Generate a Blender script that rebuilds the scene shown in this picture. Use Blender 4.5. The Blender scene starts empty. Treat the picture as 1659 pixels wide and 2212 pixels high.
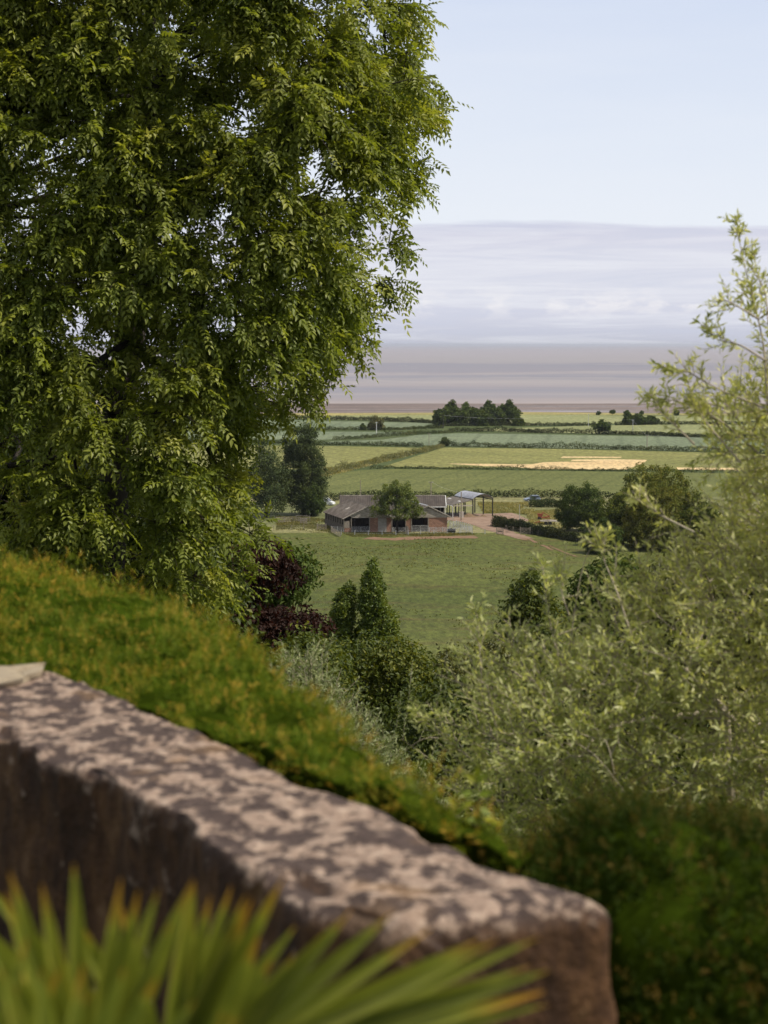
import bpy, bmesh, math, random
import numpy as np
from mathutils import Vector, noise as mnoise
S = bpy.context.scene
COL = S.collection
R_ = math.radians
# ------------------------------------------------------------------ camera
F = 4300.0; CX, CY = 829.5, 1106.0; EYE = 40.5; PITCH = math.atan(361/F)
cam = bpy.data.cameras.new("camera"); co = bpy.data.objects.new("camera", cam); COL.objects.link(co)
cam.sensor_fit = 'VERTICAL'; cam.sensor_height = 36; cam.sensor_width = 27; cam.lens = F/2212*36
cam.clip_start = 0.1; cam.clip_end = 300000
co.location = (0, 0, EYE); co.rotation_euler = (math.pi/2-PITCH, 0, 0)
cam.dof.use_dof = True; cam.dof.focus_distance = 45; cam.dof.aperture_fstop = 4.7
S.camera = co
# ------------------------------------------------------------------ exposure, sun, world
S.view_settings.view_transform = 'Standard'; S.view_settings.look = 'None'
S.view_settings.exposure = 0.0; S.view_settings.gamma = 1.0
SAZ = math.atan2(1.0, -0.32); SEL = R_(53)          # azimuth from +Y towards +X
sd = Vector((math.sin(SAZ)*math.cos(SEL), math.cos(SAZ)*math.cos(SEL), math.sin(SEL)))
sun = bpy.data.lights.new("sun", 'SUN'); sun.energy = 5.0; sun.angle = R_(0.6); sun.color = (1, .93, .80)
so = bpy.data.objects.new("sun", sun); COL.objects.link(so); so.rotation_euler = sd.to_track_quat('Z', 'Y').to_euler()
W = bpy.data.worlds.new("World"); S.world = W; W.use_nodes = True

class NT:
    """small helper round a node tree"""
    def __init__(s, nt): s.nt = nt
    def n(s, t, **kw):
        nd = s.nt.nodes.new(t)
        for k, v in kw.items():
            if k.startswith('i_'):
                key = k[2:]; key = int(key) if key.isdigit() else key.replace('_', ' ')
                nd.inputs[key].default_value = v
            else: setattr(nd, k, v)
        return nd
    def l(s, a, b): s.nt.links.new(a, b); return b
    def math(s, op, a, b=None, c=None, clamp=False):
        nd = s.nt.nodes.new('ShaderNodeMath'); nd.operation = op; nd.use_clamp = clamp
        for i, v in enumerate((a, b, c)):
            if v is None: continue
            if isinstance(v, (int, float)): nd.inputs[i].default_value = v
            else: s.l(v, nd.inputs[i])
        return nd.outputs[0]
    def mix(s, f, a, b, blend='MIX'):
        nd = s.nt.nodes.new('ShaderNodeMix'); nd.data_type = 'RGBA'; nd.blend_type = blend
        for i, v in ((0, f), (6, a), (7, b)):
            if isinstance(v, (int, float)): nd.inputs[i].default_value = v
            elif isinstance(v, tuple): nd.inputs[i].default_value = v if len(v) == 4 else (*v, 1)
            else: s.l(v, nd.inputs[i])
        return nd.outputs[2]
    def ramp(s, fac, stops, interp='LINEAR'):
        nd = s.nt.nodes.new('ShaderNodeValToRGB'); cr = nd.color_ramp; cr.interpolation = interp
        while len(cr.elements) < len(stops): cr.elements.new(0.5)
        for e, (p, c) in zip(cr.elements, stops):
            e.position = p; e.color = (*c, 1) if len(c) == 3 else c
        if fac is not None: s.l(fac, nd.inputs[0])
        return nd.outputs[0]
    def noise(s, vec, scale, detail=3, rough=.5, dist=0):
        nd = s.n('ShaderNodeTexNoise'); nd.inputs['Scale'].default_value = scale
        nd.inputs['Detail'].default_value = detail; nd.inputs['Roughness'].default_value = rough
        nd.inputs['Distortion'].default_value = dist
        if vec is not None: s.l(vec, nd.inputs['Vector'])
        return nd.outputs['Fac']
    def mapping(s, vec, scale=(1, 1, 1), rot=(0, 0, 0), loc=(0, 0, 0)):
        nd = s.n('ShaderNodeMapping'); nd.inputs['Scale'].default_value = scale
        nd.inputs['Rotation'].default_value = rot; nd.inputs['Location'].default_value = loc
        s.l(vec, nd.inputs['Vector']); return nd.outputs[0]

def sr(r, g, b):
    f = lambda c: (c/255/12.92) if c/255 <= .04045 else ((c/255+.055)/1.055)**2.4
    return (f(r), f(g), f(b))

def world():
    t = NT(W.node_tree); t.nt.nodes.clear()
    out = t.n('ShaderNodeOutputWorld'); bg = t.n('ShaderNodeBackground'); bg.inputs[1].default_value = 1.0
    sky = t.n('ShaderNodeTexSky'); sky.sky_type = 'NISHITA'; sky.sun_disc = False
    sky.sun_elevation = SEL; sky.sun_rotation = SAZ; sky.altitude = 40; sky.air_density = 1; sky.dust_density = 1.5
    skc = t.mix(1.0, sky.outputs[0], (.09, .09, .09), 'MULTIPLY')
    tc = t.n('ShaderNodeTexCoord'); d = tc.outputs['Generated']
    sp = t.n('ShaderNodeSeparateXYZ'); t.l(d, sp.inputs[0]); x, z = sp.outputs[0], sp.outputs[2]
    el = z                                     # sine of the elevation
    clear = t.ramp(t.math('MULTIPLY', el, 5.0), [(0, sr(228, 233, 244)), (.3, sr(233, 239, 248)), (.5, sr(226, 234, 247)), (.87, sr(211, 222, 243)), (1, sr(207, 219, 242))])
    # thin high cloud streaks over the blue
    st = t.noise(t.mapping(d, (3, 3, 22)), 1.5, 5, .55)
    clear = t.mix(t.math('MULTIPLY', t.math('SUBTRACT', st, .45, clamp=True), .9), clear, sr(238, 242, 249))
    # low bank of cloud over the sea, its top edge near 3.5 degrees
    n1 = t.noise(t.mapping(d, (1, 1, 3)), 9, 4, .5)
    edge = t.math('ADD', t.math('MULTIPLY', t.math('SUBTRACT', n1, .5), .009), .0605)
    edge = t.math('SUBTRACT', edge, t.math('MULTIPLY', x, .011))
    puff0 = t.noise(t.mapping(d, (9, 9, 150)), 1.0, 6, .7)
    below = t.math('SUBTRACT', edge, el)
    bank_f = t.math('MULTIPLY', t.math('ADD', below, t.math('MULTIPLY', t.math('SUBTRACT', puff0, .5), .006)), 420, clamp=True)
    strk = t.noise(t.mapping(d, (6, 6, 110)), 1.0, 7, .66, .5)
    puff = t.noise(t.mapping(d, (30, 30, 70)), 1.3, 6, .62)
    bank = t.ramp(t.math('MULTIPLY', el, 16.0), [(0, sr(198, 200, 214)), (.10, sr(203, 206, 221)), (.25, sr(214, 216, 230)), (.45, sr(224, 226, 237)), (.7, sr(222, 224, 236)), (.86, sr(217, 218, 232)), (1, sr(205, 209, 228))])
    bank = t.mix(t.math('MULTIPLY', t.math('SUBTRACT', strk, .46, clamp=True), 4.0, clamp=True), bank, sr(236, 238, 245))
    bank = t.mix(t.math('MULTIPLY', t.math('SUBTRACT', .48, strk, clamp=True), 3.6, clamp=True), bank, sr(204, 210, 228))
    pm = t.ramp(el, [(0, (0, 0, 0)), (.012, (0, 0, 0)), (.020, (1, 1, 1)), (.030, (0, 0, 0))])
    pf = t.math('MULTIPLY', t.math('SUBTRACT', puff, .46, clamp=True), 9, clamp=True)
    bank = t.mix(t.math('MULTIPLY', t.math('MULTIPLY', pf, pm), .65), bank, sr(246, 244, 246))
    low = t.mix(bank_f, clear, bank)
    hi_f = t.math('MULTIPLY', t.math('SUBTRACT', el, .20), 5, clamp=True)
    cov = t.noise(t.mapping(d, (1, 1, 2)), 2.2, 5, .6)
    skc = t.mix(t.math('MULTIPLY', t.math('SUBTRACT', cov, .34, clamp=True), 3.0, clamp=True), skc, (.80, .79, .77))
    t.l(t.mix(hi_f, low, skc), bg.inputs[0]); t.l(bg.outputs[0], out.inputs[0])
world()
# ------------------------------------------------------------------ pixel <-> world (design grid 1659 x 2212)
cp, sp_ = math.cos(PITCH), math.sin(PITCH)
def ratio(px, py):
    u = (np.asarray(px, float)-CX)/F; v = -(np.asarray(py, float)-CY)/F
    y = cp+v*sp_; z = v*cp-sp_
    return u/y, z/y
def at(px, py, D):
    a, b = ratio(px, py); return Vector((float(a)*D, D, EYE+float(b)*D))
def atv(px, py, D):
    a, b = ratio(px, py); return np.stack([a*D, D+0*a, EYE+b*D], -1)
def gnd(px, py, z=0.0):
    a, b = ratio(px, py); D = (z-EYE)/float(b); return Vector((float(a)*D, D, z))
# ------------------------------------------------------------------ tagging
def tag(o, label=None, cat=None, group=None, kind=None):
    if label: o['label'] = label
    if cat: o['category'] = cat
    if group: o['group'] = group
    if kind: o['kind'] = kind
    return o
def empty(name, loc, label, cat, group=None, rz=0):
    o = bpy.data.objects.new(name, None); COL.objects.link(o); o.location = loc; o.rotation_euler = (0, 0, rz)
    o.empty_display_size = .5
    return tag(o, label, cat, group)
def link(name, me, mat, parent=None):
    o = bpy.data.objects.new(name, me); COL.objects.link(o)
    if mat: me.materials.append(mat)
    if parent is not None:
        o.parent = parent
        if parent.parent is None and parent.type == 'EMPTY':
            o.matrix_parent_inverse = (PINV(parent))
        else: o.matrix_parent_inverse = PINV(parent)
    return o
from mathutils import Matrix
def PINV(p):
    m = Matrix.LocRotScale(p.location, p.rotation_euler, None)
    return m.inverted()
# meshes are written in world coordinates; PINV keeps them there under their empty
# ------------------------------------------------------------------ materials
MATS = {}
def new_mat(name):
    m = bpy.data.materials.new(name); m.use_nodes = True; t = NT(m.node_tree); t.nt.nodes.clear()
    out = t.n('ShaderNodeOutputMaterial'); p = t.n('ShaderNodeBsdfPrincipled'); t.l(p.outputs[0], out.inputs[0])
    return m, t, p, out
def leaf_mat(name, c0, c1, c2, trans=.35, tcol=None, rough=.5, spec=.3, patch=.5):
    m, t, p, out = new_mat(name)
    a = t.n('ShaderNodeAttribute'); a.attribute_name = 'tint'
    g = t.n('ShaderNodeNewGeometry')
    c = t.ramp(a.outputs['Fac'], [(0, c0), (.5, c1), (1, c2)])
    nz = t.noise(g.outputs['Position'], patch, 2)
    c = t.mix(t.math('MULTIPLY', t.math('SUBTRACT', nz, .4, clamp=True), 2.2, clamp=True), c, t.mix(1.0, c, (1.25, 1.1, .8), 'MULTIPLY'))
    t.l(c, p.inputs['Base Color']); p.inputs['Roughness'].default_value = rough
    p.inputs['Specular IOR Level'].default_value = spec
    tr = t.n('ShaderNodeBsdfTranslucent'); t.l(t.mix(1.0, c, tcol or (1.9, 1.7, .6), 'MULTIPLY'), tr.inputs[0])
    mx = t.n('ShaderNodeMixShader'); mx.inputs[0].default_value = trans
    t.l(p.outputs[0], mx.inputs[1]); t.l(tr.outputs[0], mx.inputs[2]); t.l(mx.outputs[0], out.inputs[0])
    return m
def rough_mat(name, c0, c1, scale=1.0, rough=.85, bump=0.0, stretch=(1, 1, 1), c2=None, detail=4, metal=0, spec=.3, coord='Position'):
    m, t, p, out = new_mat(name)
    g = t.n('ShaderNodeNewGeometry'); v = t.mapping(g.outputs['Position'], stretch)
    nz = t.noise(v, scale, detail, .6)
    st = [(.3, c0), (.7, c1)] if c2 is None else [(.3, c0), (.5, c1), (.68, c2)]
    t.l(t.ramp(nz, st), p.inputs['Base Color'])
    p.inputs['Roughness'].default_value = rough; p.inputs['Metallic'].default_value = metal; p.inputs['Specular IOR Level'].default_value = spec
    if bump:
        b = t.n('ShaderNodeBump'); b.inputs['Strength'].default_value = min(1, bump); b.inputs['Distance'].default_value = bump
        t.l(t.noise(v, scale*3, 4), b.inputs['Height']); t.l(b.outputs[0], p.inputs['Normal'])
    return m
def crop_mat(name, base, light, dark, rows=0.0, rot=0.0, fine=1.2):
    """growing crop or grass seen from afar: broad patches, fine mottling, sowing rows and tramlines"""
    m, t, p, out = new_mat(name)
    g = t.n('ShaderNodeNewGeometry'); pos = g.outputs['Position']
    big = t.noise(t.mapping(pos, (.5, 1, 1)), .018, 4, .6); mid = t.noise(t.mapping(pos, (.3, 1.0, 1)), .16, 4, .65); fi = t.noise(t.mapping(pos, (1, .35, 1)), fine, 4, .75)
    c = t.mix(t.math('MULTIPLY', t.math('SUBTRACT', big, .38, clamp=True), 4, clamp=True), base, light)
    c = t.mix(t.math('MULTIPLY', t.math('SUBTRACT', mid, .5, clamp=True), 3.5, clamp=True), c, dark)
    c = t.mix(.8, c, t.ramp(fi, [(.28, (.35, .35, .35)), (.5, (1, 1, 1)), (.72, (1.75, 1.7, 1.6))]), 'MULTIPLY')
    if rows:
        w = t.n('ShaderNodeTexWave'); w.wave_type = 'BANDS'; w.bands_direction = 'X'; w.inputs['Scale'].default_value = rows
        w.inputs['Distortion'].default_value = .6; w.inputs['Detail'].default_value = 1; w.inputs['Detail Scale'].default_value = .3
        t.l(t.mapping(pos, rot=(0, 0, rot)), w.inputs['Vector'])
        rr = t.ramp(w.outputs['Fac'], [(0, (.68, .70, .68)), (.10, (1, 1, 1)), (1, (1, 1, 1))])
        c = t.mix(.6, c, rr, 'MULTIPLY')
    t.l(c, p.inputs['Base Color']); p.inputs['Roughness'].default_value = .9; p.inputs['Specular IOR Level'].default_value = .1
    b = t.n('ShaderNodeBump'); b.inputs['Strength'].default_value = .8; b.inputs['Distance'].default_value = .25
    t.l(fi, b.inputs['Height']); t.l(b.outputs[0], p.inputs['Normal'])
    return m
M = {}
M['ash'] = leaf_mat('ash leaf', (.062, .088, .016), (.185, .222, .038), (.36, .37, .080), .42, (1.45, 1.45, .5), patch=.6, rough=.45, spec=.28)
M['bark'] = rough_mat('bark', (.03, .022, .016), (.09, .07, .05), 6, .9, .02)
M['darkbark'] = rough_mat('dark bark', (.012, .010, .008), (.045, .036, .028), 6, .9, .02)
M['olive'] = leaf_mat('olive leaf', (.20, .230, .070), (.39, .42, .16), (.64, .63, .36), .46, (1.4, 1.38, .65), rough=.45, spec=.3)
M['olivewood'] = rough_mat('olive twig', (.20, .17, .12), (.42, .36, .26), 9, .8)
M['silver'] = leaf_mat('silver leaf', (.09, .12, .045), (.18, .215, .09), (.36, .39, .22), .3, (1.3, 1.3, .8), rough=.5)
M['copper'] = leaf_mat('copper leaf', (.012, .006, .004), (.026, .012, .009), (.070, .028, .018), .2, (1.6, 1.0, .7), rough=.6, spec=.12)
M['evergreen'] = leaf_mat('evergreen leaf', (.024, .038, .007), (.060, .084, .014), (.17, .18, .028), .28, rough=.5, spec=.2)
M['column'] = leaf_mat('upright tree leaf', (.035, .060, .010), (.085, .125, .022), (.20, .23, .05), .32, rough=.45)
M['fartree'] = leaf_mat('far tree leaf', (.030, .050, .013), (.058, .088, .020), (.11, .14, .035), .2, patch=.15, spec=.08, rough=.7)
M['poplar'] = leaf_mat('poplar leaf', (.035, .050, .020), (.060, .085, .032), (.10, .13, .055), .2, patch=.15, spec=.08, rough=.7)
M['chestnut'] = leaf_mat('chestnut leaf', (.035, .055, .010), (.085, .110, .018), (.17, .165, .035), .2, patch=.2, spec=.08, rough=.7)
M['hedgerow'] = leaf_mat('hedgerow leaf', (.024, .038, .012), (.048, .066, .019), (.13, .13, .045), .15, patch=.05, spec=.08, rough=.7)
M['darkhedge'] = leaf_mat('dark hedgerow leaf', (.012, .020, .008), (.026, .038, .012), (.08, .08, .03), .15, patch=.05, spec=.08, rough=.7)
M['scrub'] = leaf_mat('scrub leaf', (.05, .06, .02), (.11, .12, .04), (.22, .19, .07), .3)
M['roughgrass'] = leaf_mat('rough grass', (.10, .115, .035), (.20, .20, .08), (.34, .30, .15), .3, patch=.1)
M['yew'] = leaf_mat('yew needle', (.030, .055, .006), (.132, .180, .020), (.40, .28, .055), .36, (1.5, 1.35, .4), rough=.55, spec=.04, patch=1.3)
M['yewshade'] = leaf_mat('shade-toned yew needle', (.010, .020, .003), (.034, .056, .008), (.15, .10, .025), .3, (1.4, 1.3, .4), rough=.6, spec=.04, patch=1.3)  # same yew, needle colours darkened to paint the right hedge's shade
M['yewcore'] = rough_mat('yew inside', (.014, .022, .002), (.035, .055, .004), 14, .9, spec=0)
M['palm'] = leaf_mat('fan palm blade', (.065, .090, .012), (.28, .30, .05), (.46, .22, .03), .35, (1.4, 1.4, .5), rough=.42, spec=.35, patch=4)
M['sapling'] = leaf_mat('bright leaf', (.07, .11, .01), (.15, .20, .015), (.30, .30, .03), .4)
M['slope'] = crop_mat('slope grass', (.05, .07, .02), (.07, .09, .03), (.04, .045, .02))
M['meadow'] = crop_mat('meadow grass', (.062, .077, .018), (.096, .108, .028), (.082, .064, .025), fine=1.1)
M['wheat_green'] = crop_mat('crop green', (.100, .112, .034), (.126, .136, .042), (.078, .092, .028), rows=.035, rot=.25, fine=.9)
M['crop_yellow'] = crop_mat('crop yellow green', (.150, .155, .050), (.205, .200, .068), (.125, .130, .042), rows=.03, rot=-.4, fine=.6)
M['crop_blue'] = crop_mat('crop blue green', (.122, .152, .092), (.158, .188, .112), (.102, .126, .074), rows=.02, rot=.1, fine=.6)
M['crop_pale'] = crop_mat('crop pale green', (.185, .20, .088), (.235, .245, .11), (.15, .165, .07), fine=.5)
M['stubble'] = crop_mat('ripe straw', (.52, .38, .20), (.60, .46, .25), (.42, .30, .15), rows=.06, rot=1.3, fine=.8)
M['verge'] = crop_mat('verge', (.20, .19, .07), (.32, .27, .10), (.12, .13, .05), fine=.5)
M['roughland'] = crop_mat('rough land', (.125, .135, .055), (.21, .195, .09), (.065, .08, .03), fine=.9)
M['dirt'] = rough_mat('red earth yard', (.16, .10, .068), (.23, .155, .11), .5, .95, .03, c2=(.29, .205, .15))
M['reddirt'] = rough_mat('red earth', (.12, .085, .04), (.24, .13, .085), .8, .95, .02)
# ------------------------------------------------------------------ mesh helpers
def fast_mesh(name, V, Fa, tint=None, smooth=False):
    """V (n,3), Fa (m,k) same face size"""
    me = bpy.data.meshes.new(name)
    V = np.ascontiguousarray(V, np.float32); Fa = np.ascontiguousarray(Fa, np.int32)
    m, k = Fa.shape
    me.vertices.add(len(V)); me.vertices.foreach_set('co', V.ravel())
    me.loops.add(m*k); me.loops.foreach_set('vertex_index', Fa.ravel())
    me.polygons.add(m); me.polygons.foreach_set('loop_start', np.arange(0, m*k, k, dtype=np.int32))
    me.update(calc_edges=True)
    if smooth: me.polygons.foreach_set('use_smooth', np.ones(m, bool))
    if tint is not None:
        at_ = me.attributes.new('tint', 'FLOAT', 'POINT'); at_.data.foreach_set('value', np.ascontiguousarray(tint, np.float32))
    me.validate(); return me
def unit(v): return v/(np.linalg.norm(v, axis=-1, keepdims=True)+1e-9)
def leaf_arrays(P, A, N, L, Wd, tint, fold=.25, droop=.12, wpos=.42):
    """pointed folded leaves: base, two shoulders, tip"""
    A = unit(A); B = unit(np.cross(N, A)); N = np.cross(A, B)
    L = np.broadcast_to(L, len(P))[:, None]; Wd = np.broadcast_to(Wd, len(P))[:, None]
    b = P; l = P+A*L*wpos+B*Wd*.5+N*Wd*fold; r = P+A*L*wpos-B*Wd*.5+N*Wd*fold
    tip = P+A*L-N*L*droop
    V = np.stack([b, r, tip, l], 1).reshape(-1, 3)
    i = np.arange(len(P))*4
    Fa = np.concatenate([np.stack([i, i+1, i+2], 1), np.stack([i, i+2, i+3], 1)])
    return V, Fa, np.repeat(tint, 4)
def leaf_obj(name, P, A, N, L, Wd, tint, mat, parent=None, **kw):
    V, Fa, T = leaf_arrays(P, A, N, L, Wd, tint, **kw)
    return link(name, fast_mesh(name, V, Fa, T), mat, parent)
def rnd(rng, n): return unit(rng.normal(size=(n, 3)))
def tube_arrays(path, rad, k=6, off=0):
    path = [Vector(p) for p in path]; V = []; Fa = []
    up = Vector((0.31, .17, .93)).normalized()
    for i, p in enumerate(path):
        d = (path[min(i+1, len(path)-1)]-path[max(i-1, 0)])
        d = d.normalized() if d.length > 1e-9 else Vector((0, 0, 1))
        a = d.cross(up)
        a = a.normalized() if a.length > 1e-3 else Vector((1, 0, 0)); b = d.cross(a)
        for j in range(k):
            q = 2*math.pi*j/k; V.append(p+(a*math.cos(q)+b*math.sin(q))*rad[i])
    for i in range(len(path)-1):
        for j in range(k):
            Fa.append((off+i*k+j, off+i*k+(j+1) % k, off+(i+1)*k+(j+1) % k, off+(i+1)*k+j))
    return V, Fa
def tubes_obj(name, items, mat, parent=None, k=6):
    V = []; Fa = []
    for path, rad in items:
        v, f = tube_arrays(path, rad, k, len(V)); V += v; Fa += f
    me = fast_mesh(name, np.array([tuple(v) for v in V]), np.array(Fa), smooth=True)
    return link(name, me, mat, parent)
class MB:
    def __init__(s, tf=None): s.V = []; s.F = []; s.tf = tf or (lambda p: Vector(p))
    def poly(s, pts):
        i = len(s.V); s.V += [s.tf(p) for p in pts]; s.F.append(tuple(range(i, i+len(pts)))); return s
    def box(s, x0, x1, y0, y1, z0, z1):
        i = len(s.V)
        for z in (z0, z1):
            for x, y in ((x0, y0), (x1, y0), (x1, y1), (x0, y1)): s.V.append(s.tf((x, y, z)))
        for f in ((3, 2, 1, 0), (4, 5, 6, 7), (0, 1, 5, 4), (1, 2, 6, 5), (2, 3, 7, 6), (3, 0, 4, 7)): s.F.append(tuple(i+q for q in f))
        return s
    def prism(s, pts, d):
        """pts: closed outline (list of 3D), d: offset vector (local)"""
        i = len(s.V); n = len(pts)
        for p in pts: s.V.append(s.tf(p))
        for p in pts: s.V.append(s.tf((p[0]+d[0], p[1]+d[1], p[2]+d[2])))
        s.F.append(tuple(range(i, i+n))); s.F.append(tuple(range(i+2*n-1, i+n-1, -1)))
        for j in range(n): s.F.append((i+j, i+n+j, i+n+(j+1) % n, i+(j+1) % n))
        return s
    def bar(s, a, b, r=.03, k=6):
        a = s.tf(a); b = s.tf(b); v, f = tube_arrays([a, b], [r, r], k, len(s.V)); i = len(s.V)
        s.V += v; s.F += f; s.F.append(tuple(i+j for j in range(k))); s.F.append(tuple(i+k+j for j in range(k))); return s
    def build(s, name, mat, parent=None, smooth=False):
        me = bpy.data.meshes.new(name); me.from_pydata([tuple(v) for v in s.V], [], s.F)
        bm = bmesh.new(); bm.from_mesh(me); bmesh.ops.recalc_face_normals(bm, faces=bm.faces); bm.to_mesh(me); bm.free()
        if smooth:
            for p in me.polygons: p.use_smooth = True
        return link(name, me, mat, parent)
def sheet(name, pts, mat, z, kind='structure', label=None):
    """flat land sheet; pts in design-grid pixels on the plain"""
    b = MB(); vs = []
    P = [gnd(x, y, 0) for x, y in pts]
    b.poly([(p.x, p.y, z) for p in P]); o = b.build(name, mat); 
    me = o.data
    if me.polygons[0].normal.z < 0: me.flip_normals()
    tag(o, kind=kind); return o
def ribbon(name, pts, w, mat, z, wob=.25, seed=1, kind='structure', sub=6):
    rg = random.Random(seed); P = []
    for (x0, y0), (x1, y1) in zip(pts[:-1], pts[1:]):
        for k in range(sub): P.append(gnd(x0+(x1-x0)*k/sub, y0+(y1-y0)*k/sub))
    P.append(gnd(*pts[-1])); V = []; Fa = []
    for i, p in enumerate(P):
        d = (P[min(i+1, len(P)-1)]-P[max(i-1, 0)]).normalized(); n = Vector((-d.y, d.x, 0))
        a = w/2*(1+rg.uniform(-wob, wob)); b = w/2*(1+rg.uniform(-wob, wob))
        A_ = p+n*a; B_ = p-n*b; V += [(A_.x, A_.y, z+mz(A_.x, A_.y)), (B_.x, B_.y, z+mz(B_.x, B_.y))]
        if i: Fa.append((2*i-2, 2*i-1, 2*i+1, 2*i))
    me = bpy.data.meshes.new(name); me.from_pydata(V, [], Fa); o = link(name, me, mat); me.update()
    if me.polygons[0].normal.z < 0: me.flip_normals()
    tag(o, kind=kind); return o
# ------------------------------------------------------------------ ground, fields, shore, sea
def tz(x, y):
    if y < 4.6: return EYE-1.65
    if y > 250: return 0.0
    t = (y-4.6)/245.4; z = 38.85*(1-t)**2.1
    return z+.35*mnoise.noise(Vector((x*.08, y*.08, 0)))*min(1, (y-4.6)/15)*min(1, (250-y)/40)
def ground():
    ys = [-300, -60, -20, -5, 0, 3, 4.6]+[6+2*i for i in range(20)]+[48+5*i for i in range(41)]+[270, 320, 600, 1000, 1170, 1182, 1470, 3000, 20000, 90000]
    xs = [-70000, -3000, -600, -200]+[-100+10*i for i in range(8)]+[-24+3*i for i in range(17)]+[30+10*i for i in range(8)]+[200, 600, 3000, 70000]
    V = []; Fa = []
    for y in ys:
        for x in xs:
            z = tz(x, y)
            if y > 1175: z = -.35 if y < 1200 else (-2.2 if y < 2000 else -3)
            V.append((x, y, z))
    n = len(xs)
    for i in range(len(ys)-1):
        for j in range(n-1): Fa.append((i*n+j, i*n+j+1, (i+1)*n+j+1, (i+1)*n+j))
    o = link('ground', fast_mesh('ground', np.array(V), np.array(Fa), smooth=True), M['slope']); tag(o, kind='structure')
ground()
# plain of fields (design-grid pixels)
sheet('rough_pasture', [(-400, 1158), (2300, 1158), (2300, 1070), (-400, 1070)], M['roughland'], .02)
def mz(x, y):
    if y > 428 or y < 232: return .05
    e = min(1, (y-232)/25)*min(1, (428-y)/70)
    return .05+1.0*e*(mnoise.noise(Vector((x*.018, y*.03, 3)))*.5+.25)
def meadow():
    # the pasture rolls very gently
    xs = np.linspace(-160, 190, 90); ys = np.linspace(232, 428, 60); V = []; Fa = []
    for y in ys:
        for x in xs:
            V.append((x, y, mz(x, y)))
    n = len(xs)
    for i in range(len(ys)-1):
        for j in range(n-1): Fa.append((i*n+j, i*n+j+1, (i+1)*n+j+1, (i+1)*n+j))
    tag(link('meadow', fast_mesh('meadow', np.array(V), np.array(Fa), smooth=True), M['meadow']), kind='structure')
meadow()
sheet('field', [(-300, 1018), (700, 1022), (830, 1013), (960, 1014), (1170, 1017), (1400, 1020), (2100, 1028), (2100, 1073), (-300, 1073)], M['wheat_green'], .04)
sheet('field', [(826, 1009), (900, 985), (959, 967), (1200, 970), (1536, 978), (2000, 990), (2000, 1018), (1400, 1014)], M['crop_yellow'], .05)
sheet('field', [(-300, 955), (690, 963), (930, 968), (780, 1003), (690, 1014), (-300, 1012)], M['crop_yellow'], .05)
sheet('field', [(826, 950), (900, 940), (990, 936), (1200, 939), (1480, 944), (2000, 958), (2000, 982), (1480, 974), (960, 963), (690, 958), (720, 953)], M['crop_blue'], .05)
sheet('field', [(-300, 930), (880, 933), (800, 945), (700, 950), (-300, 950)], M['crop_blue'], .05)
sheet('field', [(-300, 908), (640, 908), (940, 914), (900, 924), (640, 927), (-300, 925)], M['crop_blue'], .05)
sheet('field', [(1000, 928), (1300, 919), (1540, 915), (2000, 917), (2000, 942), (1480, 940), (1100, 933)], M['crop_pale'], .05)
sheet('field', [(-300, 895), (640, 897), (900, 896), (1130, 895), (1400, 898), (2000, 900), (2000, 912), (1300, 915), (1130, 918), (940, 911), (640, 905), (-300, 905)], M['crop_pale'], .04)
sheet('ripe_corn_patch', [(964, 1002), (1147, 1003.5), (1176, 999), (1220, 998), (1248, 998.5), (1292, 997.5), (1233, 996.5), (1236, 993.2), (1325, 992.5), (1398, 994), (1392, 1000), (1352, 1015), (1170, 1014), (1105, 1009.5), (1040, 1007)], M['stubble'], .10)
sheet('ripe_corn_patch', [(1211, 989.5), (1216, 986.6), (1343, 987.5), (1341, 989.6)], M['stubble'], .10)
sheet('ripe_corn_patch', [(1462, 1010.5), (1700, 1012.5), (1900, 1017), (1900, 1020), (1462, 1015)], M['stubble'], .10)
sheet('shore_grass', [(-300, 892), (640, 893), (900, 892), (1130, 890.5), (1400, 893), (2000, 894), (2000, 900), (1400, 897), (1130, 896), (640, 898), (-300, 898)], M['verge'], .08)
# reg2 pixel helper for the farmyard
q2 = lambda u, v: (983+u*.4074, 952.3+v*.4074)
sheet('farmyard', [q2(*p) for p in [(-60, 400), (-20, 385), (60, 387), (190, 388), (300, 383), (340, 395), (400, 425), (330, 434), (215, 430), (198, 445), (206, 466), (250, 478), (235, 492), (150, 470), (110, 452), (40, 432), (-60, 420)]], M['dirt'], .07)
ribbon('track', [q2(215, 462), q2(260, 488), q2(330, 507), q2(375, 522)], 4.0, M['dirt'], .05)
ribbon('wheel_rut', [q2(225, 478), q2(290, 503), q2(350, 520), q2(380, 531)], 1.0, M['reddirt'], .05, .4, 3)
ribbon('wheel_rut', [q2(270, 484), q2(340, 508), q2(400, 528), q2(430, 545)], .8, M['reddirt'], .05, .4, 4)
ribbon('wheel_rut', [q2(462, 558), q2(490, 572), q2(512, 585)], .7, M['reddirt'], .05, .4, 5)
ribbon('wheel_rut', [q2(500, 562), q2(560, 590), q2(600, 607), q2(645, 622)], .45, M['reddirt'], .05, .5, 6)
ribbon('bare_earth_strip', [(790, 1164), (850, 1166), (920, 1163), (960, 1162), (1030, 1161)], 5.5, M['reddirt'], .05, .35, 7)
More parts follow.
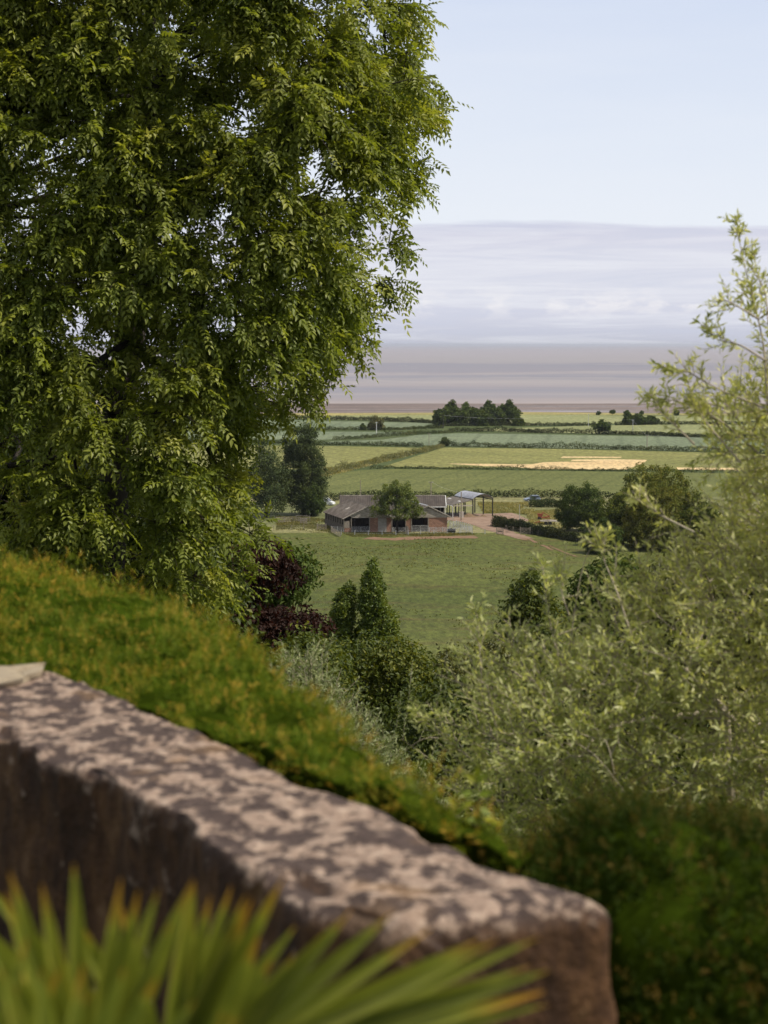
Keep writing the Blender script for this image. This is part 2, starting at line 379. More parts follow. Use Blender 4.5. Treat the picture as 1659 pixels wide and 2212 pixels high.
# foreshore and sea
def foreshore():
    m, t, p, out = new_mat('tidal mud')
    g = t.n('ShaderNodeNewGeometry'); pos = g.outputs['Position']
    a = t.noise(t.mapping(pos, (.12, 1, 1)), .035, 6, .72); b = t.noise(t.mapping(pos, (.25, 1, 1)), .30, 4, .8)
    c = t.ramp(a, [(.32, (.060, .047, .044)), (.46, (.13, .10, .09)), (.60, (.20, .155, .135)), (.66, (.07, .055, .052))])
    c = t.mix(.9, c, t.ramp(b, [(.3, (.4, .4, .42)), (.5, (.95, .95, .95)), (.72, (1.7, 1.65, 1.7))]), 'MULTIPLY')
    wet = t.noise(t.mapping(pos, (.05, 1, 1)), .05, 5, .6, 1)
    wf = t.math('MULTIPLY', t.math('SUBTRACT', wet, .57, clamp=True), 12, clamp=True)
    t.l(t.mix(wf, c, (.30, .31, .36)), p.inputs['Base Color']); p.inputs['Roughness'].default_value = .8; p.inputs['Specular IOR Level'].default_value = .2
    b_ = MB(); b_.poly([(-9000, 1178, -.1), (9000, 1178, -.1), (9000, 1480, -1.3), (-9000, 1480, -1.3)])
    o = b_.build('foreshore', m); tag(o, kind='structure')
foreshore()
def sea():
    m, t, p, out = new_mat('estuary water')
    g = t.n('ShaderNodeNewGeometry'); pos = g.outputs['Position']
    sx = t.n('ShaderNodeSeparateXYZ'); t.l(pos, sx.inputs[0])
    n0 = t.noise(t.mapping(pos, (.9, 1, 1)), .0018, 7, .7, 1.2)
    inv = t.math('DIVIDE', 1400.0, sx.outputs[1])       # 1 at the tide line, 0 at the horizon
    v = t.math('ADD', inv, t.math('MULTIPLY', t.math('SUBTRACT', n0, .5), .26))
    tan = (.255, .238, .252); tan2 = (.285, .262, .268); blu = (.175, .178, .222); lav = (.285, .265, .300); gr = (.215, .205, .235)
    c = t.ramp(v, [(0, lav), (.12, (.275, .252, .275)), (.27, tan), (.315, tan), (.33, blu), (.44, (.20, .19, .225)), (.47, tan2), (.51, gr), (.545, blu), (.57, tan), (.60, gr), (.625, tan2), (.70, (.235, .215, .235)), (.735, blu), (.79, gr), (.82, tan), (.855, gr), (.90, (.24, .215, .225)), (.96, (.31, .265, .255)), (1.0, (.28, .24, .235))])  # bands are sandbars plus painted cloud shadow; far stop tinted toward the sky
    n1 = t.noise(t.mapping(pos, (.22, 1, 1)), .011, 6, .7, .8)
    c = t.mix(.5, c, t.ramp(n1, [(.3, (.72, .76, .84)), (.5, (1, 1, 1)), (.7, (1.24, 1.2, 1.16))]), 'MULTIPLY')
    c = t.mix(.28, c, (.235, .222, .240))
    # breaking wave crests
    w = t.noise(t.mapping(pos, (.35, 1, 1)), .035, 3, .6); w2 = t.noise(t.mapping(pos, (.5, 1, 1)), .0023, 2)
    wf = t.math('MULTIPLY', t.math('SUBTRACT', w, .715, clamp=True), 30, clamp=True)
    wf = t.math('MULTIPLY', wf, t.math('MULTIPLY', t.math('SUBTRACT', w2, .42, clamp=True), 8, clamp=True))
    c = t.mix(wf, c, (.85, .82, .8))
    t.l(c, p.inputs['Base Color']); p.inputs['Roughness'].default_value = .75; p.inputs['Specular IOR Level'].default_value = .15
    bp = t.n('ShaderNodeBump'); bp.inputs['Strength'].default_value = .3; bp.inputs['Distance'].default_value = .5
    t.l(t.noise(pos, .25, 4, .6), bp.inputs['Height']); t.l(bp.outputs[0], p.inputs['Normal'])
    ys = [1405, 1480, 2000, 3000, 5000, 9000, 20000, 45000, 88000]; xs = [-65000, -8000, -2000, -600, 0, 600, 2000, 8000, 65000]
    V = [(x, y, -1.05) for y in ys for x in xs]; n = len(xs)
    Fa = [(i*n+j, i*n+j+1, (i+1)*n+j+1, (i+1)*n+j) for i in range(len(ys)-1) for j in range(n-1)]
    o = link('sea', fast_mesh('sea', np.array(V), np.array(Fa)), m); tag(o, kind='structure')
sea()
# ------------------------------------------------------------------ vegetation helpers
def in_poly(x, y, poly):
    ins = np.zeros(len(x), bool); n = len(poly)
    for i in range(n):
        x0, y0 = poly[i]; x1, y1 = poly[(i+1) % n]
        c = ((y0 > y) != (y1 > y)) & (x < (x1-x0)*(y-y0)/((y1-y0) or 1e-9)+x0); ins ^= c
    return ins
def edge_vec(x, y, poly):
    best = np.full(len(x), 1e9); vx = np.zeros(len(x)); vy = np.zeros(len(x)); n = len(poly)
    for i in range(n):
        x0, y0 = poly[i]; x1, y1 = poly[(i+1) % n]; dx, dy = x1-x0, y1-y0; L = dx*dx+dy*dy+1e-9
        t = np.clip(((x-x0)*dx+(y-y0)*dy)/L, 0, 1); ex = x0+t*dx-x; ey = y0+t*dy-y; d = np.hypot(ex, ey)
        k = d < best; best[k] = d[k]; vx[k] = ex[k]; vy[k] = ey[k]
    return best, vx/(best+1e-6), vy/(best+1e-6)
def inflate(poly, d0, thick, Rr, n, rng, surf=.7, front=.6):
    """n points in a rounded body whose outline is poly at distance d0; gives positions and outward directions"""
    poly = [tuple(p) for p in poly]; a = np.array(poly); lo = a.min(0); hi = a.max(0); X = []; Y = []; c = 0
    while c < n:
        x = rng.uniform(lo[0], hi[0], n); y = rng.uniform(lo[1], hi[1], n); k = in_poly(x, y, poly); X.append(x[k]); Y.append(y[k]); c += k.sum()
    x = np.concatenate(X)[:n]; y = np.concatenate(Y)[:n]
    d, vx, vy = edge_vec(x, y, poly); q = np.clip(d/Rr, 0, 1); T = thick*np.sqrt(1-(1-q)**2)
    sg = np.where(rng.random(n) < front, -1, 1); mag = np.where(rng.random(n) < surf, 1-np.abs(rng.normal(0, .12, n)), rng.random(n))
    D = d0+sg*mag*T; P = atv(x, y, D)
    O = np.stack([vx*(1-q), sg*(q+.15), -vy*(1-q)], -1); return P, unit(O)
def clumps(C, O, rc, k, L, Wd, rng, out=.5, nr=.6, up=.3, tmean=.45, axis_down=.4):
    """k leaves spread over each leafy clump"""
    n = len(C)*k; c = np.repeat(C, k, 0); o = np.repeat(O, k, 0); rc = np.repeat(np.broadcast_to(rc, len(C)), k)[:, None]
    d = unit(rng.normal(size=(n, 3))+o*out); r = rng.random((n, 1))**.45
    P = c+d*rc*r; N = unit(d+rng.normal(size=(n, 3))*nr+np.array([0, 0, up])); A = unit(np.cross(N, rng.normal(size=(n, 3)))+np.array([0, 0, -axis_down])+d*.3)
    ct = np.repeat(rng.normal(0, .10, len(C)), k); tint = np.clip(tmean+ct+rng.normal(0, .17, n), 0, 1)
    s = rng.uniform(.7, 1.25, n); return P, A, N, L*s, Wd*s, tint
def trunk_items(base, top, r0, r1, limbs, rng, wob=.04):
    base = Vector(base); top = Vector(top); pts = []; rad = []; L = (top-base).length
    for i in range(7):
        t = i/6; p = base.lerp(top, t)+Vector((rng.normal()*wob*L*t, rng.normal()*wob*L*t, 0))*.5; pts.append(p); rad.append(r0+(r1-r0)*t**.7)
    rad[0] *= 1.35; items = [(pts, rad)]
    for e in limbs:
        e = Vector(e); k = int(rng.integers(2, 6)); s = pts[k]; m = s.lerp(e, .5)+Vector((0, 0, -.06*(e-s).length)); items.append(([s, s.lerp(m, .6), m, m.lerp(e, .6), e], [rad[k]*.6, rad[k]*.48, rad[k]*.35, rad[k]*.22, rad[k]*.08]))
    return items
def round_tree(name, label, cat, x, y, z, H, Wd, seed, mat, group=None, n=9000, leaf=.42, crown_from=.12, lean=0, lobes=None, trunk=None, core=.62, nclump=70, tmean=.45, sub=1.0):
    """a tree standing on the plain: trunk, limbs, and a crown of many leafy clumps over several uneven lobes"""
    rng = np.random.default_rng(seed); b = Vector((x, y, z)); e = empty(name, b, label, cat, group)
    cz = z+H*(crown_from+(1-crown_from)*.5); rz = H*(1-crown_from)*.5*1.06; R0 = Wd/2*1.12
    if lobes is None:
        lobes = [(0, 0, 0, .74, .74, .86)]
        for k in range(7):
            a = k*2*math.pi/7+rng.uniform(-.3, .3); h = rng.uniform(-.55, .45); s = rng.uniform(.36, .5)
            rr = math.sqrt(max(.1, 1-h*h*.7))*(1-s); lobes.append((math.cos(a)*rr, math.sin(a)*rr, h*(1-s*.5), s, s, s*.9))
        lobes.append((rng.uniform(-.2, .2), 0, .62, .38, .38, .38))
    C = []; O = []; w = np.array([l[3]*l[5] for l in lobes]); w /= w.sum()
    for l, ww in zip(lobes, w):
        m = max(4, int(nclump*ww)); d = rnd(rng, m); d[:, 2] = np.where((d[:, 2] < -.5) & (crown_from > .1), -d[:, 2]*.4, d[:, 2])
        c = np.array([x+l[0]*R0+lean*l[2], y+l[1]*R0, cz+l[2]*rz]); rad = np.array([l[3]*R0, l[4]*R0, l[5]*rz])
        C.append(c+d*rad*rng.uniform(.68, .92, (m, 1))); O.append(d)
        if core > 0:
            d2 = rnd(rng, m//2); C.append(c+d2*rad*core*rng.random((m//2, 1))); O.append(d2)
    if crown_from < .1:                      # skirts of foliage sweeping down to the grass
        m = nclump//3; a = rng.uniform(0, 2*math.pi, m); q = rng.uniform(.45, .92, m); zz = rng.uniform(.06, .42, m)
        C.append(np.stack([x+np.cos(a)*R0*q*(.75+.5*zz), y+np.sin(a)*R0*q*(.75+.5*zz), z+H*zz], 1)); O.append(unit(np.stack([np.cos(a), np.sin(a), 0*a-.1], 1)))
    C = np.concatenate(C); O = np.concatenate(O); k = max(6, n//len(C)); rc = (Wd+H)*.5*.095*sub
    rcs = rng.uniform(.5, 1.55, len(C))*rc
    P, A, N, L, Wl, T = clumps(C, O, rcs, k, leaf, leaf*.62, rng, tmean=tmean)
    kp = P[:, 2] > z+.15; leaf_obj('crown', P[kp], A[kp], N[kp], L[kp], Wl[kp], T[kp], mat, e)
    tr = trunk or .022*H; ends = C[rng.choice(len(C), 8, replace=False)]
    tubes_obj('trunk', trunk_items(b-Vector((0, 0, .3)), (x, y, cz+rz*.35), tr, tr*.25, ends, rng), M['darkbark'], e)
    return e
def shape_tree(name, label, cat, poly, d0, thick, Rr, seed, mat, nclump, k, rc, leaf, base=None, group=None, aspect=.55, tmean=.45, bark='bark', surf=.65, limbs=14, trunk=.12, **kw):
    """a nearer tree or shrub whose rounded crown follows the outline seen in the photograph"""
    rng = np.random.default_rng(seed); C, O = inflate(poly, d0, thick, Rr, nclump, rng, surf)
    bx = float(C[:, 0].mean()) if base is None else base; bz = tz(bx, d0)
    e = empty(name, (bx, d0, bz), label, cat, group); rcs = rng.uniform(.5, 1.7, len(C))*rc
    P, A, N, L, Wl, T = clumps(C, O, rcs, k, leaf, leaf*aspect, rng, tmean=tmean, **kw)
    leaf_obj('crown', P, A, N, L, Wl, T, mat, e)
    top = C[:, 2].max(); ends = C[rng.choice(len(C), min(limbs, len(C)), replace=False)]
    tubes_obj('trunk', trunk_items((bx, d0, bz-.3), (bx+.1, d0, bz+(top-bz)*.8), trunk, trunk*.2, ends, rng), M[bark], e)
    return e
def hedgerow(label, pts, h, w, seed, mat='hedgerow', leaf=.4, dens=9, hv=.25, group='hedgerows between the fields', name='hedgerow', cat='hedge', z=0, gaps=0.0, bushes=0):
    rng = np.random.default_rng(seed); P = [gnd(a, b) for a, b in pts]; L = []
    tot = sum((q-p).length for p, q in zip(P[:-1], P[1:])); n = int(tot*(h+w)*dens*1.9)
    seg = np.array([(q-p).length for p, q in zip(P[:-1], P[1:])]); cum = np.concatenate([[0], seg.cumsum()]); A0 = np.array([tuple(p) for p in P])
    s = rng.random(n)*tot; X = np.interp(s, cum, A0[:, 0]); Y = np.interp(s, cum, A0[:, 1])
    ph = rng.uniform(0, 9, 4)
    hh = h*(1+hv*(np.sin(s*.11+ph[0])*.35+np.sin(s*.43+ph[1])*.35+np.sin(s*1.3+ph[2])*.4)); hh += (rng.random(n) < .03)*rng.random(n)*h*.5
    if bushes:
        bp = rng.random(bushes)*tot
        for q in bp: hh += h*rng.uniform(.4, .9)*np.exp(-((s-q)/rng.uniform(.8, 2.2))**2)
    th = rng.random(n)*math.pi; r = rng.random(n)**.35
    ww = w*.5*(1+.25*np.sin(s*.7+ph[3]))
    dx = np.gradient(A0[:, 0]) if len(A0) > 1 else [0]
    d = unit(A0[-1:]-A0[:1])[0]; nn = np.array([-d[1], d[0], 0])
    off = np.cos(th)*r*ww; z_ = np.sin(th)**.7*r*hh
    Q = np.stack([X+nn[0]*off, Y+nn[1]*off, z+z_+.02], -1)
    if gaps:
        gs = np.sin(s*.09+ph[1])+np.sin(s*.031+ph[2]); k = gs > -2+gaps*2; Q = Q[k]; n = len(Q); th = th[k]; s = s[k]
    N = unit(np.stack([nn[0]*np.cos(th), nn[1]*np.cos(th), np.sin(th)+.2], -1)+rng.normal(size=(n, 3))*.55); A = unit(np.cross(N, rng.normal(size=(n, 3))))
    t = np.clip(.42+.13*np.sin(s*.2+ph[0])+rng.normal(0, .2, n), 0, 1); sc = leaf*rng.uniform(.6, 1.3, n)
    o = leaf_obj(name, Q, A, N, sc, sc*.75, t, M[mat]); tag(o, label, cat, group); return o
q3 = lambda u, v: (614.4+u*.5555, 847.9+v*.5555)
q1 = lambda u, v: (614.4+u*.2963, 1013.8+v*.2963)
q5 = lambda u, v: (675.8+u*.2407, 1044.5+v*.2407)
# ------------------------------------------------------------------ hedgerows of the plain
hedgerow('long dark hedgerow along the seaward fields, left of the big copse', [(-200, 904), q3(60, 104), q3(330, 109), q3(590, 121)], 2.2, 2.4, 11, 'darkhedge', .5, 7, bushes=6)
hedgerow('low hedgerow passing just in front of the big copse', [q3(620, 131), q3(900, 129), q3(1100, 130), q3(1270, 128)], 1.5, 2.0, 12, 'darkhedge', .5, 7, .4, bushes=5)
hedgerow('dark hedgerow below the square clump of far trees on the right', [q3(1285, 128), q3(1400, 126), q3(1560, 125), (1750, 918)], 2.0, 2.2, 13, 'darkhedge', .5, 7)
hedgerow('hedgerow at the foot of the lone pale round tree on the left', [(-200, 926), q3(80, 147), q3(250, 146), q3(400, 147), q3(620, 139)], 1.5, 2.0, 14, 'hedgerow', .5, 7, .4, bushes=4)
hedgerow('dark hedgerow running behind the lone round field tree on the right', [q3(640, 154), q3(860, 152), q3(1000, 158), q3(1200, 161)], 1.9, 2.2, 15, 'darkhedge', .5, 7, bushes=5)
hedgerow('black-green hedgerow right of the lone round field tree', [q3(1205, 162), q3(1400, 167), q3(1560, 174), (1800, 950)], 1.9, 2.4, 16, 'darkhedge', .5, 8, .15)
hedgerow('ragged hedgerow slanting down to the left between blue-green fields', [q3(190, 186), q3(300, 179), q3(380, 172), q3(520, 163), q3(660, 155)], 1.5, 1.8, 17, 'hedgerow', .45, 7, .5, bushes=5)
hedgerow('hedgerow left of the slanting ditch, above the yellow-green field', [(-300, 955), (500, 956), q3(135, 204), q3(350, 207), q3(540, 212)], 1.7, 2.0, 18, 'hedgerow', .42, 8, .3)
hedgerow('long hedgerow across the middle of the plain, above the ripe corn patch', [q3(600, 209), q3(1000, 217), q3(1300, 222), q3(1659, 232), (1900, 990)], 1.9, 2.2, 19, 'hedgerow', .42, 8, .3, bushes=8)
hedgerow('broken low hedgerow just below the ripe corn patch', [q3(330, 297), q3(500, 297), q3(620, 299), q3(1000, 303), q3(1340, 307), q3(1659, 313), (1800, 1025)], 1.0, 1.6, 20, 'hedgerow', .35, 9, .7, gaps=.25, bushes=16)
hedgerow('scrubby bushes along the slanting ditch between two yellow-green fields', [q3(130, 326), q3(250, 298), q3(330, 279), q3(450, 250), q3(540, 232), q3(610, 212)], 1.4, 3.5, 21, 'scrub', .4, 5, .7, gaps=.1, bushes=12)
hedgerow('thin dark hedge behind the open-sided barn and the blue-grey car', [q1(-80, 240), q1(260, 235), q1(620, 215), q1(1250, 212), q2(60, 300), q2(260, 300), q2(540, 302), q2(900, 308)], 2.0, 2.2, 22, 'darkhedge', .35, 11, .3)
hedgerow('thick leafy hedge in front of the blue-grey car', [q2(395, 350), q2(450, 352), q2(540, 352), q2(600, 354)], 2.4, 3.0, 23, 'hedgerow', .35, 24, .3, group=None)
hedgerow('dark clipped hedge beside the red earth track, left end by the yard', [q2(212, 450), q2(300, 468), q2(380, 486), q2(480, 506), q2(600, 528), q2(700, 545)], 2.1, 2.6, 24, 'darkhedge', .30, 42, .25, group=None)
def rough(label, pts, n, seed, h=.9, leaf=.5, mat='roughgrass'):
    h *= .6
    rng = np.random.default_rng(seed); X = []; c = 0; a = np.array(pts); lo, hi = a.min(0), a.max(0)
    G = np.array([tuple(gnd(*p))[:2] for p in pts]); lo, hi = G.min(0), G.max(0)
    x = rng.uniform(lo[0], hi[0], n*5); y = rng.uniform(lo[1], hi[1], n*5); k = in_poly(x, y, [tuple(g) for g in G]); x, y = x[k], y[k]; nk = np.array([mnoise.noise(Vector((a_*.09, b_*.05, seed+3)))+.6*mnoise.noise(Vector((a_*.35, b_*.2, seed))) for a_, b_ in zip(x, y)]) > -.12+.25*rng.normal(size=len(x)); x, y = x[nk][:n], y[nk][:n]; n = len(x)
    hh = h*(.4+.9*np.array([max(0, mnoise.noise(Vector((a_*.12, b_*.12, seed)))+.35) for a_, b_ in zip(x, y)]))
    P = np.stack([x, y, np.zeros(n)+.02], -1); A = unit(np.array([0, 0, 1.])+rng.normal(size=(n, 3))*.35); N = unit(rng.normal(size=(n, 3))+np.array([.6, 0, .8]))
    t = np.clip(.5+.4*(hh/h-.6)+rng.normal(0, .2, n), 0, 1)
    o = leaf_obj('rough_grass', P, A, N, hh*rng.uniform(.6, 1.3, n), leaf*rng.uniform(.5, 1, n), t, M[mat]); tag(o, label, 'grass', kind='stuff'); return o
rough('tall pale grass and weeds between the yard and the thin dark hedge', [q2(120, 330), q2(380, 335), q2(420, 365), q2(400, 395), q2(300, 382), q2(150, 384)], 9000, 1)
rough('weeds and green tufts along the foot of the brick barn wall', [q5(250, 440), q5(860, 450), q5(1200, 446), q5(1400, 440), q5(1480, 462), q5(850, 482), q5(350, 484)], 9000, 2, .55, .3, 'scrub')
rough('rough grass beyond the track hedge round the scrap machinery', [q2(380, 400), q2(430, 370), q2(620, 365), q2(640, 450), q2(560, 470), q2(400, 440)], 8000, 3, .7)
rough('straw-coloured grass along the slanting ditch', [q3(90, 345), q3(250, 308), q3(340, 284), q3(540, 234), q3(600, 216), q3(560, 216), q3(330, 262), q3(240, 282), q3(100, 305)], 6000, 4, 1.0, .6)
rough('long rough grass in front of the cattle pens on the left', [q1(-60, 340), q1(290, 360), q1(350, 440), q1(340, 470), q1(-60, 450)], 7000, 5, .6, .3, 'scrub')
def tufts():
    rng = np.random.default_rng(8); n = 34000; x = rng.uniform(-70, 75, n); y = 236+(425-236)*rng.random(n)**1.2
    v = np.array([mnoise.noise(Vector((a*.06, b*.035, 1)))+.7*mnoise.noise(Vector((a*.3, b*.2, 2))) for a, b in zip(x, y)]); k = v > .12; x, y = x[k], y[k]; n = len(x)
    z = np.array([mz(a, b) for a, b in zip(x, y)]); P = np.stack([x, y, z], -1); A = unit(np.array([0, 0, 1.])+rng.normal(size=(n, 3))*.45); N = unit(rng.normal(size=(n, 3))+np.array([.4, 0, .8]))
    o = leaf_obj('meadow_tufts', P, A, N, rng.uniform(.12, .38, n), rng.uniform(.12, .3, n), np.clip(.4+rng.normal(0, .25, n), 0, 1), M['tuft']); tag(o, 'scattered coarse tufts and weeds over the green meadow', 'grass', kind='stuff')
M['tuft'] = leaf_mat('coarse tuft', (.065, .085, .020), (.105, .115, .034), (.20, .16, .07), .3, rough=.8, spec=.05)
tufts()
# ------------------------------------------------------------------ far trees
def fartree(label, px, pyb, pyt, wpx, seed, mat='fartree', name='field_tree', cat='tree', group=None, **kw):
    g = gnd(px, pyb); sc = g.y/F; H = (pyb-pyt)*sc; Wd = wpx*sc
    kw.setdefault('leaf', max(.28, .0011*g.y)); kw.setdefault('n', 2500)
    return round_tree(name, label, cat, g.x, g.y, 0, H, Wd, seed, M[mat], group, **kw)
cg = 'trees of the big copse by the shore'
for i, (px, pb, pt, w, lab) in enumerate([
    (957, 919, 884, 36, 'small outermost tree at the left end of the big copse by the shore'),
    (977, 916, 868, 30, 'tall narrow tree near the left end of the big copse, its top above its neighbours'),
    (990, 919, 883, 38, 'low front tree of the big copse, under the narrow left-hand top'),
    (1014, 917, 874, 42, 'broad tree in the left middle of the big copse by the shore'),
    (1040, 920, 886, 32, 'low tree in the middle front of the big copse by the shore'),
    (1052, 916, 870, 34, 'dark round-topped tree in the middle of the big copse by the shore'),
    (1074, 919, 882, 34, 'lower tree filling the dip right of the middle of the big copse'),
    (1097, 917, 868, 48, 'largest and tallest dark tree at the right end of the big copse'),
    (1120, 920, 904, 20, 'little bush trailing off the right end of the big copse')]):
    fartree(lab, px, pb, pt-1, w*1.15, 100+i, group=cg, name='copse_tree', n=5200, sub=1.05, crown_from=.05, mat='fartree', tmean=.38+.06*(i % 3), nclump=46)
fartree('pale loose round tree beside a white pole at the left edge of the plain', 814, 929, 898, 34, 120, mat='scrub', n=1800, crown_from=.05)
fartree('tiny dark bush left of the pale round tree on the left of the plain', 784, 929, 915, 11, 121, n=600, nclump=20, crown_from=.05)
fartree('small shaggy bush at the corner of the long middle hedgerow', 961, 964, 944, 17, 122, n=900, nclump=26, crown_from=.02)
fartree('lone dark round tree standing in the field on the right', 1301, 938, 909, 38, 123, n=2200, nclump=44, tmean=.35, crown_from=.12)
sg = 'clump of dark trees on the right of the plain'
for i, (px, pb, pt, w, lab) in enumerate([(1358, 918, 893, 26, 'left-hand tree of the low dark clump on the right of the plain'), (1380, 918, 895, 30, 'middle tree of the low dark clump on the right of the plain'), (1405, 917, 899, 32, 'right-hand lowest tree of the low dark clump on the right of the plain')]):
    fartree(lab, px, pb, pt, w, 130+i, group=sg, name='copse_tree', n=2600, nclump=40, sub=1.2, tmean=.3, crown_from=.02)
tg = 'little wind-bent trees along the shoreline'
for i, (px, pb, pt, w, lab) in enumerate([(1293, 897, 889, 8, 'smallest shoreline tree, furthest left of the row on the right'), (1323, 897, 885, 11, 'shoreline tree with a narrow rounded top, second of the row'), (1354, 899, 886, 13, 'shoreline tree rising just behind the low dark clump'), (1386, 898, 888, 8, 'thin-stemmed shoreline tree right of the low dark clump'), (1461, 902, 885, 15, 'shoreline tree seen beside the tips of the olive tree')]):
    fartree(lab, px, pb, pt, w, 140+i, group=tg, name='shoreline_tree', n=450, nclump=16, crown_from=.2, leaf=.8, tmean=.3)
# farm trees
fartree('tall dark poplar left of the cattle barn, half hidden by the great ash', 655, 1112, 918, 100, 150, 'poplar', name='poplar_tree', n=36000, leaf=.42, nclump=260, crown_from=.03, sub=.7, lobes=[(0, 0, .0, .75, .75, .95), (-.3, 0, .45, .5, .5, .5), (.22, 0, .5, .5, .5, .47), (.45, .1, -.1, .5, .5, .55), (.4, -.2, -.55, .55, .55, .45), (-.4, -.1, -.2, .55, .5, .6), (.05, -.3, .62, .42, .42, .36)])
fartree('second poplar further left, seen in gaps of the great ash', 575, 1118, 945, 90, 151, 'poplar', name='poplar_tree', n=12000, leaf=.45, nclump=120, crown_from=.03)
fartree('dark bushy tree at the foot of the tall poplar', 672, 1115, 1045, 56, 152, 'fartree', name='bushy_tree', n=7000, leaf=.4, crown_from=.02, tmean=.3)
fartree('leafy tree growing right in front of the cattle barn', 858, 1152, 1038, 112, 153, 'column', name='yard_tree', n=15000, leaf=.34, nclump=180, crown_from=.17, tmean=.55, sub=.62, core=.5, trunk=.30,
        lobes=[(0, 0, .1, .55, .55, .62), (-.15, 0, .55, .48, .45, .42), (.15, 0, .5, .45, .4, .42), (-.58, 0, -.35, .36, .4, .36), (.6, 0, -.45, .40, .4, .34), (-.4, .1, .1, .42, .4, .4), (.38, -.2, 0, .42, .4, .42), (0, -.3, -.4, .5, .4, .4)])
fartree('round dark green tree beyond the track hedge, left of the big chestnut', 1256, 1147, 1040, 112, 154, 'fartree', name='round_tree', lobes=[(0, 0, 0, .86, .86, .97), (-.42, -.1, -.25, .55, .5, .6), (.42, -.1, -.3, .55, .5, .6), (0, -.35, -.3, .5, .5, .6), (-.2, 0, .45, .45, .45, .4), (.25, 0, .4, .45, .45, .4)], n=26000, leaf=.34, nclump=280, crown_from=.04, tmean=.42, sub=.7)
fartree('huge domed chestnut rising highest on the right', 1415, 1165, 995, 190, 155, 'chestnut', name='chestnut_tree', lobes=[(0, 0, 0, .86, .86, .97), (-.42, -.1, -.25, .55, .5, .6), (.42, -.1, -.3, .55, .5, .6), (0, -.35, -.3, .5, .5, .6), (-.2, 0, .45, .45, .45, .4), (.25, 0, .4, .45, .45, .4)], n=40000, leaf=.40, nclump=420, crown_from=.02, sub=.52, tmean=.62)
fartree('broad yellow-green chestnut in front of the highest dome', 1428, 1188, 1034, 175, 156, 'chestnut', name='chestnut_tree', lobes=[(0, 0, 0, .86, .86, .97), (-.42, -.1, -.25, .55, .5, .6), (.42, -.1, -.3, .55, .5, .6), (0, -.35, -.3, .5, .5, .6), (-.2, 0, .45, .45, .45, .4), (.25, 0, .4, .45, .45, .4)], n=40000, leaf=.38, nclump=420, crown_from=.02, sub=.50, tmean=.70)
fartree('dark chestnut filling the middle left of the chestnut group', 1345, 1180, 1062, 120, 157, 'chestnut', name='chestnut_tree', n=24000, leaf=.38, nclump=220, crown_from=.02, sub=.65, tmean=.32)
fartree('low dark bushy tree whose skirts reach the meadow, front of the chestnuts', 1302, 1198, 1122, 84, 158, 'fartree', name='bushy_tree', n=16000, leaf=.34, nclump=150, crown_from=.0, tmean=.25)
fartree('chestnut half hidden behind the olive at the right', 1500, 1190, 1070, 120, 159, 'chestnut', name='chestnut_tree', n=18000, leaf=.42, nclump=150, crown_from=.02, tmean=.4)
# ------------------------------------------------------------------ farm materials
def brick_mat():
    m, t, p, out = new_mat('old red block')
    g = t.n('ShaderNodeNewGeometry'); b = t.n('ShaderNodeTexBrick'); t.l(t.mapping(g.outputs['Position'], rot=(math.pi/2, 0, 0)), b.inputs['Vector'])
    b.inputs['Scale'].default_value = 1; b.inputs['Brick Width'].default_value = .5; b.inputs['Row Height'].default_value = .24; b.inputs['Mortar Size'].default_value = .02
    b.inputs['Color1'].default_value = (.30, .16, .11, 1); b.inputs['Color2'].default_value = (.38, .22, .15, 1); b.inputs['Mortar'].default_value = (.16, .10, .08, 1)
    nz = t.noise(g.outputs['Position'], 1.2, 4, .7)
    t.l(t.mix(.8, b.outputs[0], t.ramp(nz, [(.3, (.6, .6, .6)), (.6, (1.05, 1, .95)), (.8, (1.3, 1.3, 1.3))]), 'MULTIPLY'), p.inputs['Base Color']); p.inputs['Roughness'].default_value = .9
    return m
def sheet_mat(name, c0, c1, c2, cdir, pitch=.35, rough=.85, metal=0.0, sc=.8):
    """corrugated roofing: ribs across cdir, weather streaks and lichen"""
    m, t, p, out = new_mat(name); g = t.n('ShaderNodeNewGeometry'); pos = g.outputs['Position']
    v = t.mapping(pos, rot=(0, 0, cdir)); nz = t.noise(t.mapping(v, (1, .35, 1)), sc, 6, .7); n2 = t.noise(pos, 3.5, 4, .7)
    c = t.ramp(nz, [(.32, c0), (.5, c1), (.68, c2)]); c = t.mix(.7, c, t.ramp(n2, [(.3, (.55, .55, .55)), (.6, (1.1, 1.1, 1.1)), (.8, (1.5, 1.5, 1.45))]), 'MULTIPLY')
    w = t.n('ShaderNodeTexWave'); w.wave_type = 'BANDS'; w.bands_direction = 'X'; w.inputs['Scale'].default_value = 1/pitch/3.14; t.l(v, w.inputs['Vector'])
    b = t.n('ShaderNodeBump'); b.inputs['Strength'].default_value = .7; b.inputs['Distance'].default_value = .05; t.l(w.outputs['Fac'], b.inputs['Height']); t.l(b.outputs[0], p.inputs['Normal'])
    t.l(c, p.inputs['Base Color']); p.inputs['Roughness'].default_value = rough; p.inputs['Metallic'].default_value = metal; return m
M['brick'] = brick_mat()
M['asbestos'] = sheet_mat('weathered cement sheet', (.050, .033, .023), (.105, .082, .064), (.18, .155, .13), .27, .9)
M['oldtile'] = sheet_mat('dark cement tile', (.028, .021, .017), (.050, .038, .031), (.075, .060, .050), 0, .5)
M['greysheet'] = sheet_mat('grey lean-to sheet', (.065, .052, .041), (.11, .092, .075), (.16, .14, .118), .27, .8)
M['tin'] = sheet_mat('galvanised tin', (.24, .22, .23), (.40, .41, .46), (.52, .53, .58), .27, .6, .5, .35, .3)
M['board'] = rough_mat('grey weatherboard', (.16, .13, .105), (.36, .32, .27), 3, .9, stretch=(.4, 1, 4), c2=(.55, .50, .44))
